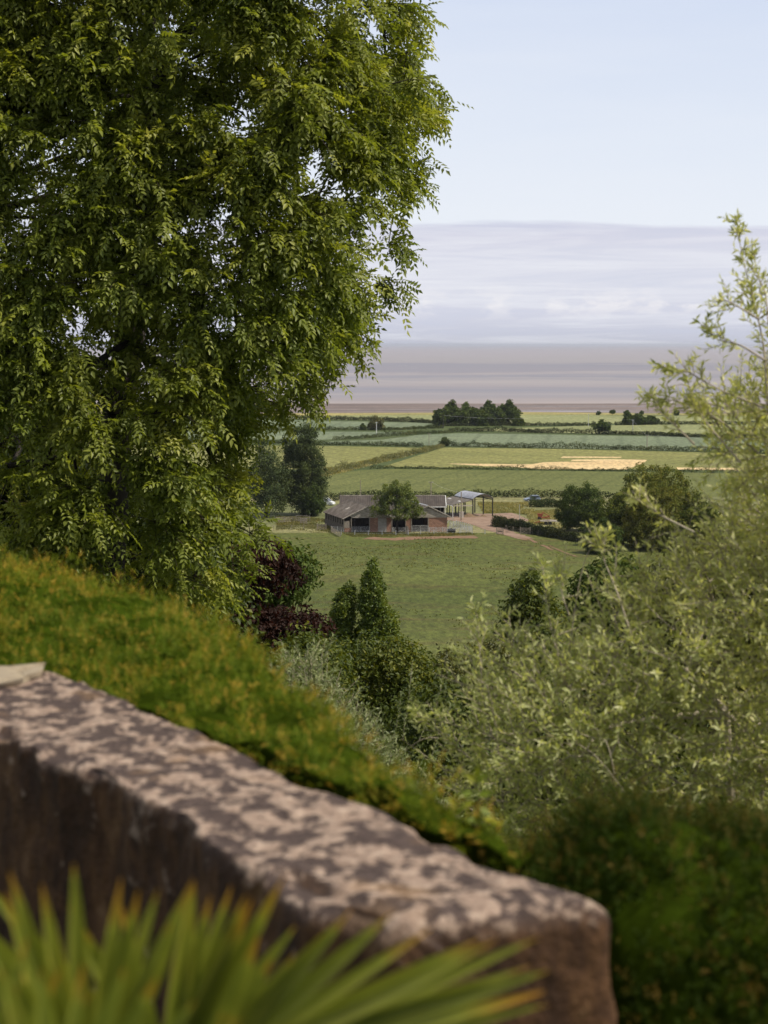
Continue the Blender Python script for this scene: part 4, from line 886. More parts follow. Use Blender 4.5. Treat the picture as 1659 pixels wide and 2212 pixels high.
shape_tree('alder_tree', 'dark round tree behind the olive, right of the pointed one', 'tree', [(1280, 1238), (1330, 1215), (1380, 1225), (1400, 1290), (1390, 1400), (1300, 1430), (1240, 1400), (1230, 1320), (1255, 1270)], 92, 2.4, 60, 36, M['fartree'], 150, 75, .6, .24, tmean=.35)
shape_tree('holm_oak', 'glossy dark evergreen with yellow tips in front of the upright trees', 'tree', [(690, 1440), (740, 1408), (790, 1395), (850, 1392), (872, 1405), (900, 1425), (938, 1440), (940, 1490), (925, 1540), (900, 1620), (780, 1640), (700, 1600), (660, 1520)], 48, 2.4, 60, 37, M['evergreen'], 380, 75, .32, .12, tmean=.5, surf=.8)
shape_tree('holm_oak', 'dark leafy bush below the copper beech', 'tree', [(600, 1420), (640, 1385), (690, 1380), (720, 1410), (735, 1450), (740, 1520), (660, 1560), (590, 1500)], 40, 1.6, 50, 38, M['evergreen'], 150, 75, .28, .11, tmean=.55)
shape_tree('scrub_bush', 'brownish green scrub at the bottom of the meadow', 'bush', [(925, 1455), (955, 1425), (1000, 1418), (1060, 1400), (1110, 1410), (1150, 1440), (1160, 1520), (1100, 1580), (960, 1580), (920, 1520)], 58, 2.4, 60, 39, M['scrub'], 240, 70, .36, .13, tmean=.35, trunk=.08)
shape_tree('dark_bush', 'deep green bush in the shade below the scrub, behind the olive sprays', 'bush', [(880, 1520), (960, 1490), (1100, 1470), (1250, 1430), (1420, 1400), (1700, 1380), (1800, 1500), (1800, 1900), (1000, 1900), (850, 1700)], 30, 3.0, 90, 40, M['evergreen'], 650, 70, .30, .10, tmean=.35, trunk=.10, surf=.85)
shape_tree('dark_bush', 'tall shadowy bush rising behind the right side of the olive', 'bush', [(1380, 1300), (1450, 1230), (1560, 1160), (1700, 1130), (1800, 1200), (1800, 1500), (1500, 1520), (1380, 1440)], 26, 2.2, 90, 41, M['scrub'], 330, 70, .26, .09, tmean=.25, trunk=.10, surf=.85)
# ------------------------------------------------------------------ sprays: curved twigs with paired leaves (olive, silver shrub)
def sprays(S0, Dr, Ln, nl, leaf, wd, rng, bend=.35, tmean=.5, spread=.75, upb=.2):
    """S0 starts, Dr directions, Ln lengths; nl leaves per twig; returns leaf arrays and twig tubes"""
    n = len(S0); t = (np.arange(nl)+.6)/nl; side = np.where(np.arange(nl) % 2, 1., -1.)
    bv = rng.normal(size=(n, 3))*bend+np.array([0, 0, upb]); T = t[None, :, None]
    P = S0[:, None]+(Dr[:, None]*T+bv[:, None]*T*T*.5)*Ln[:, None, None]
    tan = unit(Dr[:, None]+bv[:, None]*T); q = unit(rng.normal(size=(n, 3))); B = unit(np.cross(tan, q[:, None])); C = np.cross(tan, B)
    ph = (np.arange(nl)//2)*1.57; Bm = B*np.cos(ph)[None, :, None]+C*np.sin(ph)[None, :, None]
    A = unit(tan*.75+Bm*side[None, :, None]*spread+rng.normal(size=P.shape)*.22); N = unit(np.cross(A, np.cross(tan, A))+rng.normal(size=P.shape)*.5)
    sz = (1-.35*np.abs(T[..., 0]-.5)*1.2)*rng.uniform(.75, 1.2, (n, nl))
    tint = np.clip(tmean+rng.normal(0, .1, (n, 1))+rng.normal(0, .17, (n, nl))+.12*(T[..., 0]-.5), 0, 1)
    tw = []
    for i in range(n):
        tw.append(([S0[i]+(Dr[i]*a+bv[i]*a*a*.5)*Ln[i] for a in (0, .35, .7, 1.0)], [.0030*Ln[i]/.35+.0008, .0026, .0019, .0009]))
    return P.reshape(-1, 3), A.reshape(-1, 3), N.reshape(-1, 3), leaf*sz.ravel(), wd*sz.ravel(), tint.ravel(), tw
def tube_fast(items, k=4):
    """all items share the same point count"""
    P = np.array([[tuple(q) for q in p] for p, r in items]); Rr = np.array([r for p, r in items]); n, m, _ = P.shape
    d = unit(np.gradient(P, axis=1)); a = unit(np.cross(d, np.array([.3, .2, .93]))); b = np.cross(d, a)
    th = np.arange(k)*2*math.pi/k
    V = P[:, :, None]+(a[:, :, None]*np.cos(th)[:, None]+b[:, :, None]*np.sin(th)[:, None])*Rr[:, :, None, None]
    idx = np.arange(n*m*k).reshape(n, m, k); j2 = (np.arange(k)+1) % k
    Fa = np.stack([idx[:, :-1, :], idx[:, :-1, j2], idx[:, 1:, j2], idx[:, 1:, :]], -1).reshape(-1, 4)
    return V.reshape(-1, 3), Fa
def grow(nodes, tips, w=.55):
    """connect tips to the growing skeleton, nearest node first; returns branch paths with pipe-model radii"""
    pos = [np.array(p, float) for p in nodes]; par = [-1]+list(range(len(nodes)-1)); plen = [0.]
    for i in range(1, len(pos)): plen.append(plen[-1]+np.linalg.norm(pos[i]-pos[i-1]))
    root = pos[-1]; order = np.argsort(np.linalg.norm(tips-root, axis=1)); rs = np.random.RandomState(5); tipn = []
    for i in order:
        t = tips[i]; Pn = np.array(pos); d = np.linalg.norm(Pn-t, axis=1)+w*.35*np.array(plen); d[0:1] += 2; j = int(d.argmin()); prev = j; L = np.linalg.norm(t-pos[j]); m = max(1, int(L/.35))
        s = pos[j].copy()
        for k in range(1, m+1):
            f = k/m; q = s*(1-f)+t*f+np.array([0, 0, .04*L*math.sin(math.pi*f)])+rs.normal(size=3)*.03*(k < m)*min(L, 1.5)
            pos.append(q); par.append(prev); plen.append(plen[prev]+np.linalg.norm(q-pos[prev])); prev = len(pos)-1
        tipn.append(prev)
    cnt = np.zeros(len(pos))
    for t in tipn:
        j = t
        while j >= 0: cnt[j] += 1; j = par[j]
    return pos, par, cnt
def skeleton_obj(name, nodes, tips, mat, parent, r1, pw=.5, k=6, rmax=1):
    pos, par, cnt = grow(nodes, tips); it = []
    for i in range(1, len(pos)):
        a, b = pos[par[i]], pos[i]; ra = min(rmax, r1*max(1, cnt[par[i]])**pw); rb = min(rmax, r1*max(1, cnt[i])**pw)
        if par[i] != i-1 or True: ra = min(ra, rb*1.35)
        it.append(([a, (a+b)/2, b], [ra, (ra+rb)/2, rb]))
    V, Fa = tube_fast(it, k); return link(name, fast_mesh(name, V, Fa, smooth=True), mat, parent)
# ------------------------------------------------------------------ the great ash on the left
def great_ash():
    rng = np.random.default_rng(77); D = 25.0
    out = [(915, -60), (900, 55), (882, 110), (885, 150), (905, 205), (960, 262), (925, 300), (925, 340), (945, 415), (925, 450), (895, 490), (905, 535), (880, 575), (875, 630), (845, 680), (822, 730), (785, 730), (765, 790), (725, 830), (670, 850), (628, 862), (618, 930), (598, 1000), (590, 1080), (606, 1170), (560, 1215), (530, 1280), (480, 1310), (400, 1330), (200, 1330), (0, 1330), (-260, 1300), (-420, 900), (-460, 300), (-380, -260), (-100, -480), (300, -560), (700, -420), (880, -200)]
    out = [(x-((76 if y > 230 else 54) if x > 500 else 0)-(42 if x > 500 and 400 < y < 800 else 0)-(30 if x > 500 and 860 < y < 1250 else 0), y-(28 if y > 1100 else 0)) for x, y in out]
    C, O = inflate(out, D, 3.2, 230, 1750, rng, .78, .70)
    # leave uneven hollows between the leaf masses: dark gaps with sky seen through
    keep = []
    for c in C:
        v = mnoise.noise(Vector((c[0]*.75, c[1]*.5, c[2]*.75)))+.35*mnoise.noise(Vector((c[0]*2.1+9, c[1]*1.2, c[2]*2.1)))
        keep.append(v > -.29+.20*min(1, max(0, (EYE+.6-c[2])/2.5)))  # thinner lower down so the dark shrubbery shows in place of shade
    keep = np.array(keep); C, O = C[keep], O[keep]
    extra_px = [(968, 262), (952, 255), (915, 425), (902, 20), (905, 70), (898, 200), (900, 540), (865, 630), (825, 725), (765, 795), (715, 845), (915, 300), (600, 1165), (500, 1300), (548, 1230), (690, 860), (640, 880), (935, 235), (930, 380)]
    front_px = [(370, 150), (420, 165), (470, 150), (520, 185), (570, 165), (620, 195), (450, 110), (540, 120), (880, 110), (890, 170), (860, 140), (300, 760), (260, 800), (320, 840), (260, 640), (300, 685), (240, 710), (285, 735), (335, 700), (220, 660), (270, 600), (420, 215), (480, 230), (530, 120)]
    EC = np.array([tuple(at(x-60, y-14, D+rng.uniform(-1, .5))) for x, y in extra_px]); FC = np.array([tuple(at(x, y, D-1.6+rng.uniform(-.6, .6))) for x, y in front_px]); C = np.concatenate([C, FC]); O = np.concatenate([O, unit(rng.normal(size=(len(FC), 3))*.4+np.array([.2, -1, 0]))]); C = np.concatenate([C, EC]); O = np.concatenate([O, unit(np.tile([1., -.3, -.1], (len(EC), 1))+rng.normal(size=(len(EC), 3))*.2)])
    bx = at(230, 1200, D+.6).x; bz = tz(bx, D+.6); e = empty('great_ash', (bx, D+.6, bz), 'great ash tree with drooping feathery leaves filling the upper left', 'tree')
    tr = [(bx, D+.6, bz-.4), (bx+.1, D+.6, bz+1.8), (bx-.1, D+.6, bz+3.6), (bx+.05, D+.5, bz+5.4), (bx+.2, D+.4, bz+7.4), (bx+.5, D+.5, bz+9.2), (bx+.6, D+.4, bz+11), (bx+.7, D+.4, bz+13)]
    skeleton_obj('trunk', tr, C, M['darkbark'], e, .0065, .48, 7, .22)
    # twigs fan out of every clump, compound leaves along every twig
    nt = 7; n = len(C)*nt; c = np.repeat(C, nt, 0); o = np.repeat(O, nt, 0)
    d = unit((o*.8+rng.normal(size=(n, 3))*.62)*np.array([1, 1, .6])+np.array([.05, -.05, .05])); L = rng.uniform(.22, .50, n)
    nl = 6; t = (np.arange(nl)+1.0)/nl; T = t[None, :, None]; g = np.array([0, 0, -1.])
    base = c[:, None]+(d[:, None]*T+g*T*T*.22)*L[:, None, None]; tan = unit(d[:, None]+g*T*.5)
    tw = [([c[i]+(d[i]*a+g*a*a*.22)*L[i] for a in (0, .4, .75, 1.)], [.007, .005, .0035, .002]) for i in range(n)]
    V, Fa = tube_fast(tw, 4); link('twigs', fast_mesh('twigs', V, Fa), M['bark'], e)
    # compound leaf: stalk direction
    sd_ = unit(tan*.7+rng.normal(size=base.shape)*.62+g*.12); B = base.reshape(-1, 3); SD = sd_.reshape(-1, 3); m = len(B); ll = rng.uniform(.15, .27, m)
    lsz = rng.uniform(.058, .102, m); pairs = 4; Ps, As, Ns, Ls, Ts = [], [], [], [], []
    N0 = unit(np.array([0, 0, 1.])+rng.normal(size=(m, 3))*.45); side = unit(np.cross(N0, SD)); N0 = np.cross(SD, side)
    tl = np.clip(np.repeat(np.repeat(rng.normal(.40, .13, len(C)), nt), nl)+rng.normal(0, .12, m)+.10*np.tile(t, n), 0, 1)
    for j in range(pairs*2+1):
        f = (j//2+.8)/(pairs+.6) if j < pairs*2 else 1.0; s = (1 if j % 2 else -1) if j < pairs*2 else 0
        pp = B+(SD*f+g*f*f*.26)*ll[:, None]; ax = unit(SD*(.55 if s else 1)+side*s*.95+g*(.12+.28*f)+rng.normal(size=(m, 3))*.10)
        Ps.append(pp); As.append(ax); Ns.append(unit(N0+side*s*.25+rng.normal(size=(m, 3))*.18)); Ls.append(lsz*rng.uniform(.85, 1.15, m)*(1.0 if f > .4 else .85)); Ts.append(np.clip(tl+rng.normal(0, .05, m), 0, 1))
    P = np.concatenate(Ps); Lf = np.concatenate(Ls)
    leaf_obj('crown', P, np.concatenate(As), np.concatenate(Ns), Lf, Lf*.46, np.concatenate(Ts), M['ash'], e, fold=.18, droop=.16)
    print('ash leaflets', len(P))
great_ash()
# understorey behind the ash; the dark shrubbery is enlarged to stand in for shade
shape_tree('dark_bush', 'dark shrubbery in the deep shade below the great ash', 'bush', [(-300, 1000), (-60, 940), (100, 960), (200, 1040), (330, 1060), (440, 1120), (500, 1230), (520, 1340), (500, 1440), (0, 1440), (-300, 1400)], 31, 2.0, 90, 42, M['evergreen'], 620, 60, .34, .12, tmean=.2, bark='darkbark')
shape_tree('hazel_tree', 'yellow-green young tree seen through the ash at the far left', 'tree', [(-200, 830), (-40, 810), (60, 850), (180, 850), (215, 960), (230, 1080), (180, 1180), (-200, 1200)], 38, 1.6, 90, 43, M['scrub'], 170, 70, .42, .14, tmean=.55)
# ------------------------------------------------------------------ olive tree on the right
def olive():
    rng = np.random.default_rng(91); D = 10.5
    out = [(1700, 720), (1690, 780), (1660, 800), (1610, 810), (1560, 820), (1520, 830), (1480, 850), (1480, 880), (1510, 915), (1520, 970), (1540, 1010), (1530, 1090), (1480, 1130), (1420, 1145), (1340, 1180), (1305, 1235), (1240, 1270), (1220, 1330), (1150, 1370), (1080, 1400), (1020, 1420), (985, 1450), (1010, 1500), (950, 1545), (905, 1580), (930, 1640), (950, 1700), (1000, 1790), (1100, 1860), (1300, 1900), (1900, 1900), (2050, 1500), (2000, 900), (1850, 650), (1760, 620)]
    out = [(x+(62 if x < 1640 and y < 1650 else 20 if y < 1750 else 0), y+(48 if x < 1640 and y < 1450 else 14)) for x, y in out]
    P0, O0 = inflate(out, D, 1.25, 190, 4700, rng, .62, .68)
    keep = np.array([mnoise.noise(Vector((p[0]*1.6, p[1]*1.2, p[2]*1.6))) > -.34 for p in P0]); P0, O0 = P0[keep], O0[keep]
    d = unit(O0*.55+rng.normal(size=P0.shape)*.6+np.array([-.28, 0, .35])); L = rng.uniform(.13, .30, len(P0))
    bx = at(1560, 1700, D+.4).x; bz = tz(bx, D+.4); e = empty('olive_tree', (bx, D+.4, bz), 'olive tree with narrow grey-green leaves rising along the right edge', 'tree')
    # long free shoots standing clear of the crown
    px = [[(1660, 900), (1650, 740), (1625, 640), (1600, 540), (1592, 470)], [(1655, 780), (1600, 745), (1550, 735), (1520, 700)], [(1640, 690), (1600, 665), (1570, 650), (1550, 640)], [(1650, 880), (1560, 845), (1480, 800), (1425, 795)], [(1640, 980), (1560, 910), (1480, 870), (1425, 860)],
          [(1660, 700), (1655, 640), (1640, 600), (1625, 545)], [(1200, 1520), (1110, 1450), (1040, 1420), (985, 1410)], [(1070, 1620), (1042, 1500), (1036, 1390), (1030, 1310)], [(1250, 1560), (1200, 1400), (1180, 1300), (1172, 1220)], [(1380, 1420), (1330, 1270), (1300, 1200), (1290, 1150)], [(1180, 1640), (1060, 1590), (960, 1560), (890, 1545)], [(1160, 1700), (1040, 1660), (960, 1590), (905, 1530)],
          [(1200, 1420), (1150, 1380), (1095, 1360), (1060, 1375)], [(1500, 1150), (1420, 1110), (1380, 1080), (1365, 1060)], [(1150, 1480), (1120, 1420), (1105, 1370), (1098, 1320)], [(1500, 960), (1460, 920), (1420, 880), (1405, 850)], [(1600, 1000), (1540, 930), (1500, 880), (1475, 780)], [(1230, 1330), (1215, 1290), (1210, 1250), (1205, 1215)]]
    sh = []; ES, ED, EL = [], [], []
    for path in px:
        dd = D-.9+rng.uniform(-.3, .4); q = [np.array(at(x, y, dd+.12*i)) for i, (x, y) in enumerate(path)]
        pts = []
        for i in range(25):
            f = i/24*(len(q)-1); j = min(int(f), len(q)-2); r = f-j; pts.append(q[j]*(1-r)+q[j+1]*r)
        pts = np.array(pts)
        for _ in range(3): pts[1:-1] = (pts[:-2]+pts[1:-1]*2+pts[2:])/4
        sh.append((list(pts), list(np.linspace(.0055, .0013, 25))))
        tot = np.linalg.norm(np.diff(pts, axis=0), axis=1).sum(); ns = int(tot/.033)
        for k in range(ns):
            f = rng.uniform(.12, 1)**.8; i = min(int(f*24), 23); tn = unit(pts[i+1]-pts[i])
            ES.append(pts[i]); ED.append(unit(tn*.9+rng.normal(size=3)*.55)); EL.append(rng.uniform(.06, .24)*(1.15-f*.75))
    P1, D1, L1 = np.array(ES), np.array(ED), np.array(EL)
    a = sprays(P0, d, L, 13, .052, .0160, rng, tmean=.55); b = sprays(P1, D1, L1, 8, .050, .0150, rng, tmean=.55)
    cat = [np.concatenate([a[i], b[i]]) for i in range(6)]
    leaf_obj('crown', *cat, M['olive'], e, fold=.15, droop=.08)
    TW = a[6]+b[6]
    trk = [(bx, D+.4, bz-.3), (bx-.05, D+.4, bz+.5), (bx+.05, D+.35, bz+1.1), (bx, D+.3, bz+1.7)]
    C = P0[rng.choice(len(P0), 150, replace=False)]; skeleton_obj('trunk', trk, C, M['olivewood'], e, .0026, .5, 6, .07)
    # a few bare arching stems
    arcs = []
    for _ in range(60):
        i = rng.integers(len(P0)); s = P0[i]; dr = unit(rng.normal(size=3)*np.array([1, .4, .6])); LL = rng.uniform(.25, .7); ar = [s+dr*LL*f+np.array([0, 0, .25*LL*math.sin(math.pi*f)]) for f in np.linspace(0, 1, 7)]; arcs.append((ar, list(np.linspace(.0042, .0015, 7))))
    Vs, Fs, o_ = [], [], 0
    for V, Fa in (tube_fast(TW, 4), tube_fast(sh, 4), tube_fast(arcs, 4)): Vs.append(V); Fs.append(Fa+o_); o_ += len(V)
    link('twigs', fast_mesh('twigs', np.concatenate(Vs), np.concatenate(Fs), smooth=True), M['olivewood'], e)
olive()
def silver():
    rng = np.random.default_rng(93); D = 15.5
    out = [(640, 1440), (665, 1400), (700, 1395), (735, 1430), (745, 1470), (775, 1490), (790, 1530), (830, 1545), (850, 1560), (880, 1600), (900, 1650), (960, 1690), (1000, 1740), (1010, 1800), (900, 1850), (700, 1700), (650, 1560)]
    out = [(x-38, y+32) for x, y in out]
    P0, O0 = inflate(out, D, 1.0, 80, 1500, rng, .8, .7)
    d = unit(O0*.4+rng.normal(size=P0.shape)*.5+np.array([-.1, 0, .6])); L = rng.uniform(.10, .24, len(P0))
    bx = at(860, 1700, D).x; bz = tz(bx, D); e = empty('silver_shrub', (bx, D, bz), 'silvery pale-leaved shrub between the yew hedge and the olive', 'shrub')
    a = sprays(P0, d, L, 14, .052, .0165, rng, tmean=.5)
    px = [[(870, 1600), (878, 1550), (884, 1500), (890, 1440)], [(905, 1600), (930, 1540), (950, 1500), (958, 1470)], [(690, 1450), (700, 1420), (712, 1395), (722, 1375)], [(850, 1600), (856, 1570), (862, 1540), (866, 1510)], [(930, 1640), (950, 1590), (965, 1550), (975, 1525)]]
    S_, D_, L_ = [], [], []
    for path in px:
        q = [np.array(at(x, y, D-.7)) for x, y in path]
        for i in range(3): S_.append(q[i]); v = q[i+1]-q[i]; D_.append(unit(v)); L_.append(np.linalg.norm(v)*1.05)
    b = sprays(np.array(S_), np.array(D_), np.array(L_), 14, .05, .016, rng, bend=.1, tmean=.4)
    leaf_obj('crown', *[np.concatenate([a[i], b[i]]) for i in range(6)], M['silver'], e, fold=.15, droop=.05)
    V, Fa = tube_fast(a[6]+b[6], 4); link('twigs', fast_mesh('twigs', V, Fa), M['olivewood'], e)
    skeleton_obj('trunk', [(bx, D, bz-.3), (bx, D, bz+.6), (bx, D, bz+1.2)], P0[rng.choice(len(P0), 70, replace=False)], M['bark'], e, .004, .5, 5, .08)
silver()
# ------------------------------------------------------------------ yew hedges
def yew(name, label, surf_fn, nu, nv, nshoots, seed, tmean, tipc, nneed=13, ln=.018, sl=.060, mat=None):
    """surf_fn(u,v)->point on the clipped surface; shoots grow out of it"""
    rng = np.random.default_rng(seed); V = []
    for i in range(nu):
        for j in range(nv):
            p = surf_fn(i/(nu-1), j/(nv-1)); V.append(p)
    V = np.array([tuple(p) for p in V]); idx = np.arange(nu*nv).reshape(nu, nv)
    Fa = np.stack([idx[:-1, :-1], idx[1:, :-1], idx[1:, 1:], idx[:-1, 1:]], -1).reshape(-1, 4)
    G = V.reshape(nu, nv, 3); du = np.gradient(G, axis=0); dv = np.gradient(G, axis=1); Nn = unit(np.cross(du, dv))
    if Nn[..., 2].mean() < 0: Nn = -Nn; Fa = Fa[:, ::-1]
    e = empty(name, tuple(V.mean(0)-np.array([0, 0, .8])), label, 'hedge')
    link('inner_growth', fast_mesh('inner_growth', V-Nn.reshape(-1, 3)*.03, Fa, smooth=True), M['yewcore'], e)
    # shoots: area-weighted
    ar = np.linalg.norm(np.cross(du, dv), axis=-1)[:-1, :-1].ravel(); ar /= ar.sum(); c = rng.choice(len(ar), nshoots, p=ar); ci, cj = np.divmod(c, nv-1); fu, fv = rng.random(nshoots)[:, None], rng.random(nshoots)[:, None]
    P = G[ci, cj]*(1-fu)*(1-fv)+G[ci+1, cj]*fu*(1-fv)+G[ci, cj+1]*(1-fu)*fv+G[ci+1, cj+1]*fu*fv; N = Nn[ci, cj]
    lump = np.array([mnoise.noise(Vector(tuple(p*5.5)))+.6*mnoise.noise(Vector(tuple(p*14))) for p in P]); P = P+N*(lump[:, None]*.095-.03)
    D = unit(N*.7+rng.normal(size=P.shape)*.42+np.array([0, 0, .45])); L = sl*rng.uniform(.6, 1.5, nshoots)
    t = (np.arange(nneed)+1)/nneed; T = t[None, :, None]; B = P[:, None]+D[:, None]*T*L[:, None, None]
    s = np.where(np.arange(nneed) % 2, 1., -1.)[None, :, None]; W = unit(np.cross(D, rng.normal(size=P.shape)))[:, None]
    A = unit(D[:, None]*.75+W*s*.85+rng.normal(size=B.shape)*.28); Nl = unit(rng.normal(size=B.shape)+N[:, None])
    tip = rng.random(nshoots) < tipc; tn = np.clip(tmean+rng.normal(0, .12, (nshoots, 1))+.10*lump[:, None]+(t[None]-.5)*.18+(tip[:, None]*(t[None] > .45))*(.35+rng.random((nshoots, 1))*.25), 0, 1)  # tint also follows the lumps, painting shade into the hollows
    Lf = (ln*rng.uniform(.75, 1.25, tn.shape)*(1.1-.4*t[None])).ravel()
    leaf_obj('foliage', B.reshape(-1, 3), A.reshape(-1, 3), Nl.reshape(-1, 3), Lf, Lf*.17+.0008, tn.ravel(), mat or M['yew'], e, fold=.05, droop=.05)
    return e
# plan lines (x, y) from the eye; wall's outer edge and the hedge's outer rim
def lerp_pts(pts, t):
    n = len(pts)-1; f = min(max(t, 0), 1)*n; i = min(int(f), n-1); r = f-i; return [a+(b-a)*r for a, b in zip(pts[i], pts[i+1])]
def hedge_left(u, v):
    near = [at(-700, 1330, 8.0), at(-250, 1400, 6.9), at(0, 1430, 6.2), at(260, 1505, 5.7), at(440, 1572, 5.2), at(700, 1680, 4.6), at(860, 1742, 4.35), at(1110, 1862, 4.0)]
    rim = [at(-700, 1060, 11.0), at(-250, 1150, 9.6), at(0, 1215, 8.6), at(250, 1270, 8.0), at(470, 1345, 7.2), at(650, 1480, 5.9), at(820, 1625, 4.9), at(1075, 1800, 4.25)]
    a = Vector(lerp_pts(near, u)); b = Vector(lerp_pts(rim, u)); bow = (b-a).length
    if v < .12:   # drop behind the wall
        f = v/.12; p = a.copy(); p.z = a.z-.30*(1-f); return p
    if v < .72:
        f = (v-.12)/.6; p = a.lerp(b, f); p.z += .055*bow*math.sin(math.pi*f)*.5
    else:
        f = (v-.72)/.28; p = b+(b-a).normalized()*.35*math.sin(f*math.pi/2)*min(1, bow); p.z -= 1.5*(1-math.cos(f*math.pi/2))
    p.z += .05*mnoise.noise(Vector((p.x*1.7, p.y*1.7, 0)))+.05*mnoise.noise(Vector((p.x*4.5, p.y*3.5, 4)))
    return p
yew('yew_hedge', 'clipped bright green yew hedge with rusty tips behind the wall', hedge_left, 120, 70, 24000, 51, .42, .30, sl=.050)
def hedge_right(u, v):
    rim = [at(980, 1880, 4.4), at(1090, 1880, 4.3), at(1180, 1845, 4.25), at(1290, 1775, 4.2), at(1420, 1752, 4.2), at(1560, 1780, 4.2), at(1700, 1830, 4.2), at(2000, 1870, 4.2)]
    b = Vector(lerp_pts(rim, u))
    if v > .65:
        f = (v-.65)/.35; p = b+Vector((.1, 1, 0))*(.6*math.sin(f*math.pi/2)); p.z = b.z-.9*(1-math.cos(f*math.pi/2))
    elif v > .4:
        f = (v-.4)/.25; p = b+Vector((0, -.30*(1-f), 0)); p.z = b.z-.10*(1-f)**2
    else:
        f = v/.4; p = b+Vector((0, -.30-.14*(1-f), 0)); p.z = b.z-.10-.9*(1-f)
    p.z += .05*mnoise.noise(Vector((p.x*4, p.y*3, 7))); p.y += .12*mnoise.noise(Vector((p.x*4, p.z*4, 7)))
    return p
yew('yew_hedge', 'dark yew hedge coloured as in shade beyond the right end of the wall', hedge_right, 60, 50, 11000, 52, .34, .26, mat=M['yewshade'])
# ------------------------------------------------------------------ the old stone wall
def wall():
    m, t, p, out = new_mat('lichened stone'); g = t.n('ShaderNodeNewGeometry'); pos = g.outputs['Position']
    sp = t.n('ShaderNodeSeparateXYZ'); t.l(g.outputs['True Normal'], sp.inputs[0])
    v = t.mapping(pos, (1, .62, 1), rot=(0, 0, .2)); n1 = t.noise(v, 14.0, 6, .62, .1); n2 = t.noise(pos, 30, 5, .7); n3 = t.noise(pos, 2.2, 3)
    a = t.math('ADD', n1, t.math('MULTIPLY', t.math('SUBTRACT', n2, .5), .30)); a = t.math('ADD', a, t.math('MULTIPLY', t.math('SUBTRACT', n3, .5), .10))
    stone = t.ramp(n2, [(.3, (.040, .027, .023)), (.6, (.080, .056, .048)), (.8, (.135, .098, .08))])
    lich = t.ramp(n2, [(.3, (.16, .108, .080)), (.5, (.28, .20, .152)), (.75, (.46, .36, .28))])
    # lichen grows on the top, hardly on the sides
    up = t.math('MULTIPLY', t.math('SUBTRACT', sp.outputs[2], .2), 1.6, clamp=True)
    f = t.math('MULTIPLY', t.math('SUBTRACT', a, .488, clamp=True), 20, clamp=True); vor = t.n('ShaderNodeTexVoronoi'); vor.inputs['Scale'].default_value = 9; t.l(pos, vor.inputs['Vector'])
    sf = t.math('MULTIPLY', t.math('SUBTRACT', a, .62, clamp=True), 14, clamp=True)
    s1 = t.noise(t.mapping(pos, (1, 1, .55)), 8, 7, .72); side = t.ramp(s1, [(.3, (.012, .007, .005)), (.46, (.045, .021, .010)), (.58, (.095, .046, .019)), (.72, (.20, .12, .06))]); side = t.mix(t.math('MULTIPLY', n3, .3), side, (.05, .032, .022)); side = t.mix(t.math('MULTIPLY', sf, .55), side, (.34, .25, .19))  # side colours darkened to paint shade on the sunlit end face
    och = t.math('MULTIPLY', t.math('SUBTRACT', t.noise(pos, 3.1, 3), .6, clamp=True), 8, clamp=True)
    top = t.mix(f, stone, lich); top = t.mix(t.math('MULTIPLY', och, .5), top, (.34, .20, .09))
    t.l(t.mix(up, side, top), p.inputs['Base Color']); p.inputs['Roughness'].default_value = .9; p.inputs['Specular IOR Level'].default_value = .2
    b = t.n('ShaderNodeBump'); b.inputs['Strength'].default_value = 1; b.inputs['Distance'].default_value = .03; t.l(a, b.inputs['Height']); t.l(b.outputs[0], p.inputs['Normal'])
    zt = EYE-1.0
    def pl(x, y): q = at(x, y, 1); k = -1.0/(q.z-EYE); return Vector((q.x*k, k, 0))     # point of the wall-top plane
    nearp = [(-600, 1400), (-250, 1480), (0, 1590), (110, 1645), (230, 1682), (380, 1762), (480, 1850), (560, 1885), (660, 1950), (800, 1985)]
    farp = [(-600, 1295), (-250, 1370), (0, 1434), (140, 1454), (270, 1508), (430, 1580), (600, 1655), (850, 1752), (1050, 1860), (1300, 1938)]
    NP = [pl(*q) for q in nearp]; FP = [pl(*q) for q in farp]
    ns = 220; r = .05; V = []; depth = .75
    def sec(a, b, inset, drop):
        d = (b-a); w = d.length; d = d/w; o = []
        for k in range(14): o.append((inset, zt-depth+(depth-r)*k/14-drop))
        for k in range(6): q = k/6*math.pi/2; o.append((inset+r*(1-math.cos(q)), zt-r+r*math.sin(q)-drop))
        for k in range(27): o.append((inset+r+(w-2*r-2*inset)*k/26, zt-drop))
        for k in range(1, 7): q = k/6*math.pi/2; o.append((w-inset-r*(1-math.sin(q)) , zt-r+r*math.cos(q)-drop))
        for k in range(1, 15): o.append((w-inset, zt-r-(depth-r)*k/14-drop))
        return [Vector((a.x+d.x*s, a.y+d.y*s, z)) for s, z in o]
    rings = []
    for i in range(ns): tt = i/(ns-1); rings.append(sec(Vector(lerp_pts(NP, tt)), Vector(lerp_pts(FP, tt)), 0, 0))
    a, b_ = NP[-1], FP[-1]; dr = ((a-NP[-2]).normalized()+(b_-FP[-2]).normalized()).normalized()
    for k in range(1, 8): q = k/7*math.pi/2; off = r*math.sin(q); rings.append(sec(a+dr*off, b_+dr*off, r*(1-math.cos(q))+.0, r*(1-math.cos(q))))
    m_ = len(rings[0])
    last = rings[-1]
    for k in range(1, 10):          # close the end face with concentric rows
        c = Vector(((last[20].x+last[46].x)/2, (last[20].y+last[46].y)/2, zt-depth)); rings.append([Vector((p_.x+(c.x-p_.x)*k/9, p_.y+(c.y-p_.y)*k/9, p_.z+(c.z-p_.z)*k/9)) for p_ in last])
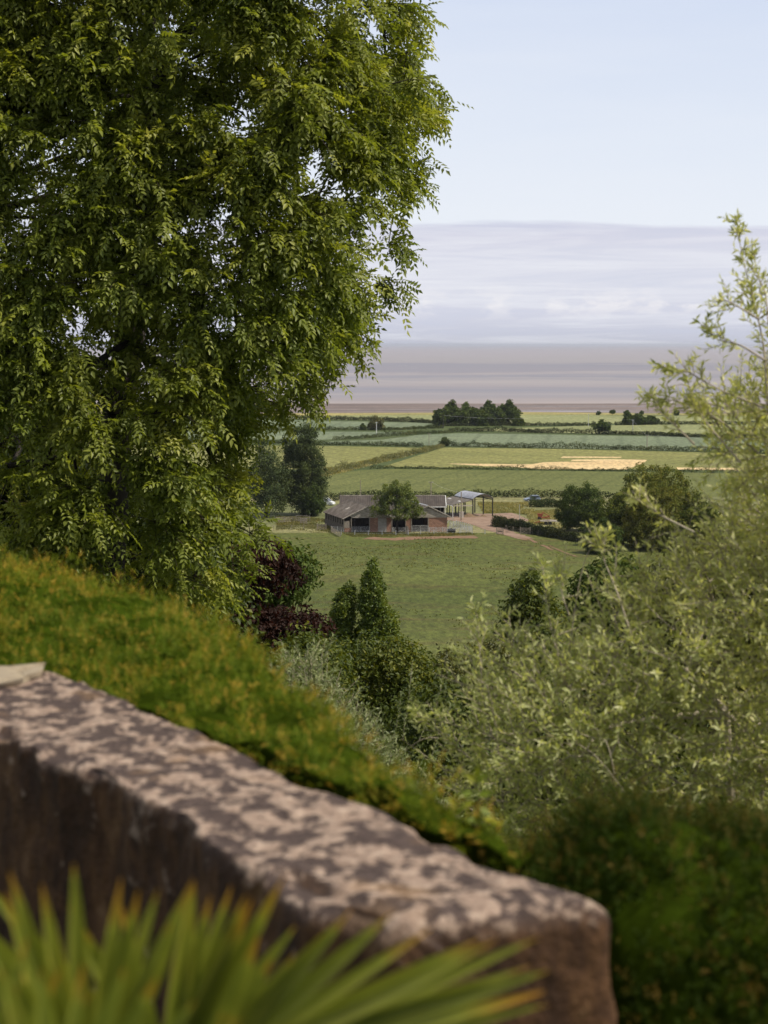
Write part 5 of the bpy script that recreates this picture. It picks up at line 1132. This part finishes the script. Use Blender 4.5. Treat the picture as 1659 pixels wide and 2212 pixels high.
    for i, rg in enumerate(rings):
        for j, q in enumerate(rg):
            v_ = q.copy(); nb = mnoise.noise(v_*3.2)*.009+mnoise.noise(v_*9)*.008+mnoise.noise(v_*24)*.005
            n_ = Vector((0, 0, 1)) if 20 <= j <= 46 and i < ns+7 else None
            if n_: q.z += nb*.8
            else: q.x += nb*1.2+mnoise.noise(v_*16)*.008; q.y += mnoise.noise(v_*4+Vector((5, 5, 5)))*.02; q.z += nb*.3 if 14 < j < 52 else 0
            # chips along both top edges
            if 12 <= j <= 22 or 46 <= j <= 54:
                ch = max(0, mnoise.noise(Vector((v_.x*4.5, v_.y*4.5, 2)))-.12); q.z -= ch*.04
            V.append(q)
    n = len(rings); Fa = [(i*m_+j, i*m_+j+1, (i+1)*m_+j+1, (i+1)*m_+j) for i in range(n-1) for j in range(m_-1)]
    me = bpy.data.meshes.new('stone_wall'); me.from_pydata([tuple(v) for v in V], [], Fa)
    bm = bmesh.new(); bm.from_mesh(me); bmesh.ops.recalc_face_normals(bm, faces=bm.faces); bm.to_mesh(me); bm.free()
    for q in me.polygons: q.use_smooth = True
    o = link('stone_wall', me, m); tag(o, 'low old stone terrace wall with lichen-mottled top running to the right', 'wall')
    # loose pale coping stone on the far left
    M['palestone'] = rough_mat('pale coping stone', (.17, .13, .085), (.30, .245, .17), 14, .9, .01, c2=(.24, .195, .14))
    bm = bmesh.new(); bmesh.ops.create_cube(bm, size=1); bmesh.ops.bevel(bm, geom=bm.edges[:], offset=.12, segments=2, affect='EDGES'); bmesh.ops.subdivide_edges(bm, edges=bm.edges[:], cuts=2, use_grid_fill=True)
    c = pl(-20, 1468); c.z = zt+.012
    for v_ in bm.verts: v_.co = Vector((v_.co.x*.30, v_.co.y*.30, v_.co.z*.022)); v_.co += Vector((0, 0, 1))*mnoise.noise(v_.co*14)*.012; v_.co += Vector((1, 0, 0))*mnoise.noise(v_.co*11+Vector((3, 0, 0)))*.09; v_.co += Vector((0, 1, 0))*mnoise.noise(v_.co*11+Vector((7, 0, 0)))*.09; v_.co += c
    me = bpy.data.meshes.new('coping_stone'); bm.to_mesh(me); bm.free(); o = link('coping_stone', me, M['palestone']); tag(o, 'pale loose coping stone lying on the far left of the wall top', 'stone')
wall()
# ------------------------------------------------------------------ bright seedling by the hedge
def seedling():
    rng = np.random.default_rng(9); D = 4.3; path = [at(1040, 1840, D), at(1036, 1770, D), at(1026, 1715, D), at(1030, 1680, D)]
    b = Vector((path[0].x, D, path[0].z-.4)); e = empty('seedling', b, 'bright yellow-green seedling poking up between the hedges', 'plant'); tubes_obj('stem', [([b]+path, [.004, .004, .003, .002, .0015])], M['sapling'], e)
    P, A, N, L = [], [], [], []
    for (x, y, dx, dz, l) in ((1030, 1690, -.6, .5, .055), (1030, 1690, .6, .6, .05), (1026, 1715, -1, .1, .06), (1030, 1720, .9, .3, .055), (1036, 1770, 1, -.1, .075), (1036, 1775, -.9, .2, .05), (1034, 1745, .7, -.4, .05), (1030, 1680, .1, 1, .045), (1024, 1730, -.8, -.4, .05), (990, 1745, -.6, .6, .05), (985, 1760, .5, .6, .04)):
        p = at(x, y, D); P.append(tuple(p)); A.append((dx, -.2, dz)); N.append((.1, -.7, .7)); L.append(l)
    n = len(P); leaf_obj('leaves', np.array(P), np.array(A), np.array(N)+rng.normal(size=(n, 3))*.2, np.array(L)*.72, np.array(L)*.36, rng.uniform(.4, 1, n), M['sapling'], e)
seedling()
# ------------------------------------------------------------------ fan palm in the bottom left
def palm():
    rng = np.random.default_rng(12); base = Vector((-.28, 2.35, EYE-1.65)); e = empty('fan_palm', base, 'dwarf fan palm with stiff green blades and burnt orange tips', 'palm')
    def fan(hub, tips, D, tilt, seed, wd=.0235):
        rg = np.random.default_rng(seed); h = at(*hub, D); V = []; Fa = []; T = []
        tips = list(tips); tips += [((a_[0]+b_[0])/2+rg.uniform(-14, 14), (a_[1]+b_[1])/2+rg.uniform(15, 90)) for a_, b_ in list(zip(tips[:-1], tips[1:]))[::9]]
        for k, tp in enumerate(tips):
            x, y = tp[0], tp[1]; q = at(x, y, D+tilt*((k % 3)-1)*.05+tilt*.18+rg.uniform(-.03, .03)); ax = (q-h); L = ax.length; a = ax.normalized(); sd1 = a.cross(Vector((0, -1, .25))).normalized(); up = sd1.cross(a).normalized(); i0 = len(V); ns = 12; w = wd*rg.uniform(.85, 1.15)
            bt = rg.uniform(.06, .44); burn = rg.uniform(.76, .97); sag = rg.uniform(-.01, .02)
            for s in range(ns+1):
                f = s/ns; c = h+ax*f+Vector((0, 0, -sag*f*f*L*1.5)); hw = w*.5*min(1, .25+f*2.2)*(1-max(0, (f-.55)/.45)**1.6*.97)
                V += [c+sd1*hw+up*hw*.5, c-up*hw*.15, c-sd1*hw+up*hw*.5]; tv = bt+.15*f+rg.uniform(-.05, .05)+(.4 if rg.random() < .012 else 0); tv = tv if f < burn else min(1, .62+(f-burn)/(1-burn)*.45); T += [tv]*3
                if s:
                    j = i0+3*s
                    Fa += [(j-3, j-2, j+1, j), (j-2, j-1, j+2, j+1)]
        f_ = link('frond', fast_mesh('frond', np.array([tuple(v) for v in V]), np.array(Fa), np.array(T)), M['palm'], e)
        m = h.lerp(base, .5)+Vector((0, 0, .05)); tubes_obj('stalk', [([base, m, h], [.012, .009, .007])], M['palm'], f_)
    fan((190, 2420), [(-190, 2030), (-120, 1960), (-60, 1950), (10, 1925), (20, 1862), (90, 1900), (160, 1872), (262, 1885), (300, 1930), (342, 1905), (420, 1905)], 2.25, -.3, 1)
    fan((360, 2360), [(-260, 2120), (-230, 1990), (-160, 1905), (-60, 1880), (60, 1990), (150, 1960), (262, 1960), (420, 1910), (455, 1935), (500, 1905), (545, 1930), (615, 1890), (640, 1990)], 2.45, -.25, 2)
    fan((440, 2330), [(560, 2010), (640, 2060), (705, 2005), (760, 1960), (852, 1962), (935, 1992), (1040, 2020), (1075, 2040), (1165, 2030), (1150, 2080), (1190, 2095), (1175, 2140), (1185, 2180), (1060, 2190)], 2.35, -.2, 3, .023)
    fan((130, 2480), [(-300, 2250), (-250, 2180), (-180, 2130), (-90, 2100), (0, 2080), (90, 2090), (180, 2070), (270, 2080), (340, 2110), (420, 2160), (520, 2200)], 2.0, -.2, 4)
    fan((-60, 2470), [(-300, 2100), (-200, 2040), (-100, 2010), (-20, 2020), (60, 2030), (130, 2080), (200, 2140)], 2.15, -.2, 6)
    tubes_obj('trunk', [([base-Vector((0, 0, .1)), base+Vector((0, 0, .2)), base+Vector((0, 0, .32))], [.08, .075, .05])], M['bark'], e, 10)
palm()
# ------------------------------------------------------------------ air
def haze():
    m = bpy.data.materials.new('air'); m.use_nodes = True; t = NT(m.node_tree); t.nt.nodes.clear(); out = t.n('ShaderNodeOutputMaterial')
    v = t.n('ShaderNodeVolumePrincipled'); v.inputs['Color'].default_value = (.86, .89, 1.0, 1); v.inputs['Density'].default_value = 3.4e-5; v.inputs['Anisotropy'].default_value = .3
    t.l(v.outputs[0], out.inputs['Volume']); o = MB().box(-72000, 72000, -330, 92000, -5, 62).build('haze', m); tag(o, kind='stuff', label='thin sea haze over the plain and the estuary', cat='haze')
haze()
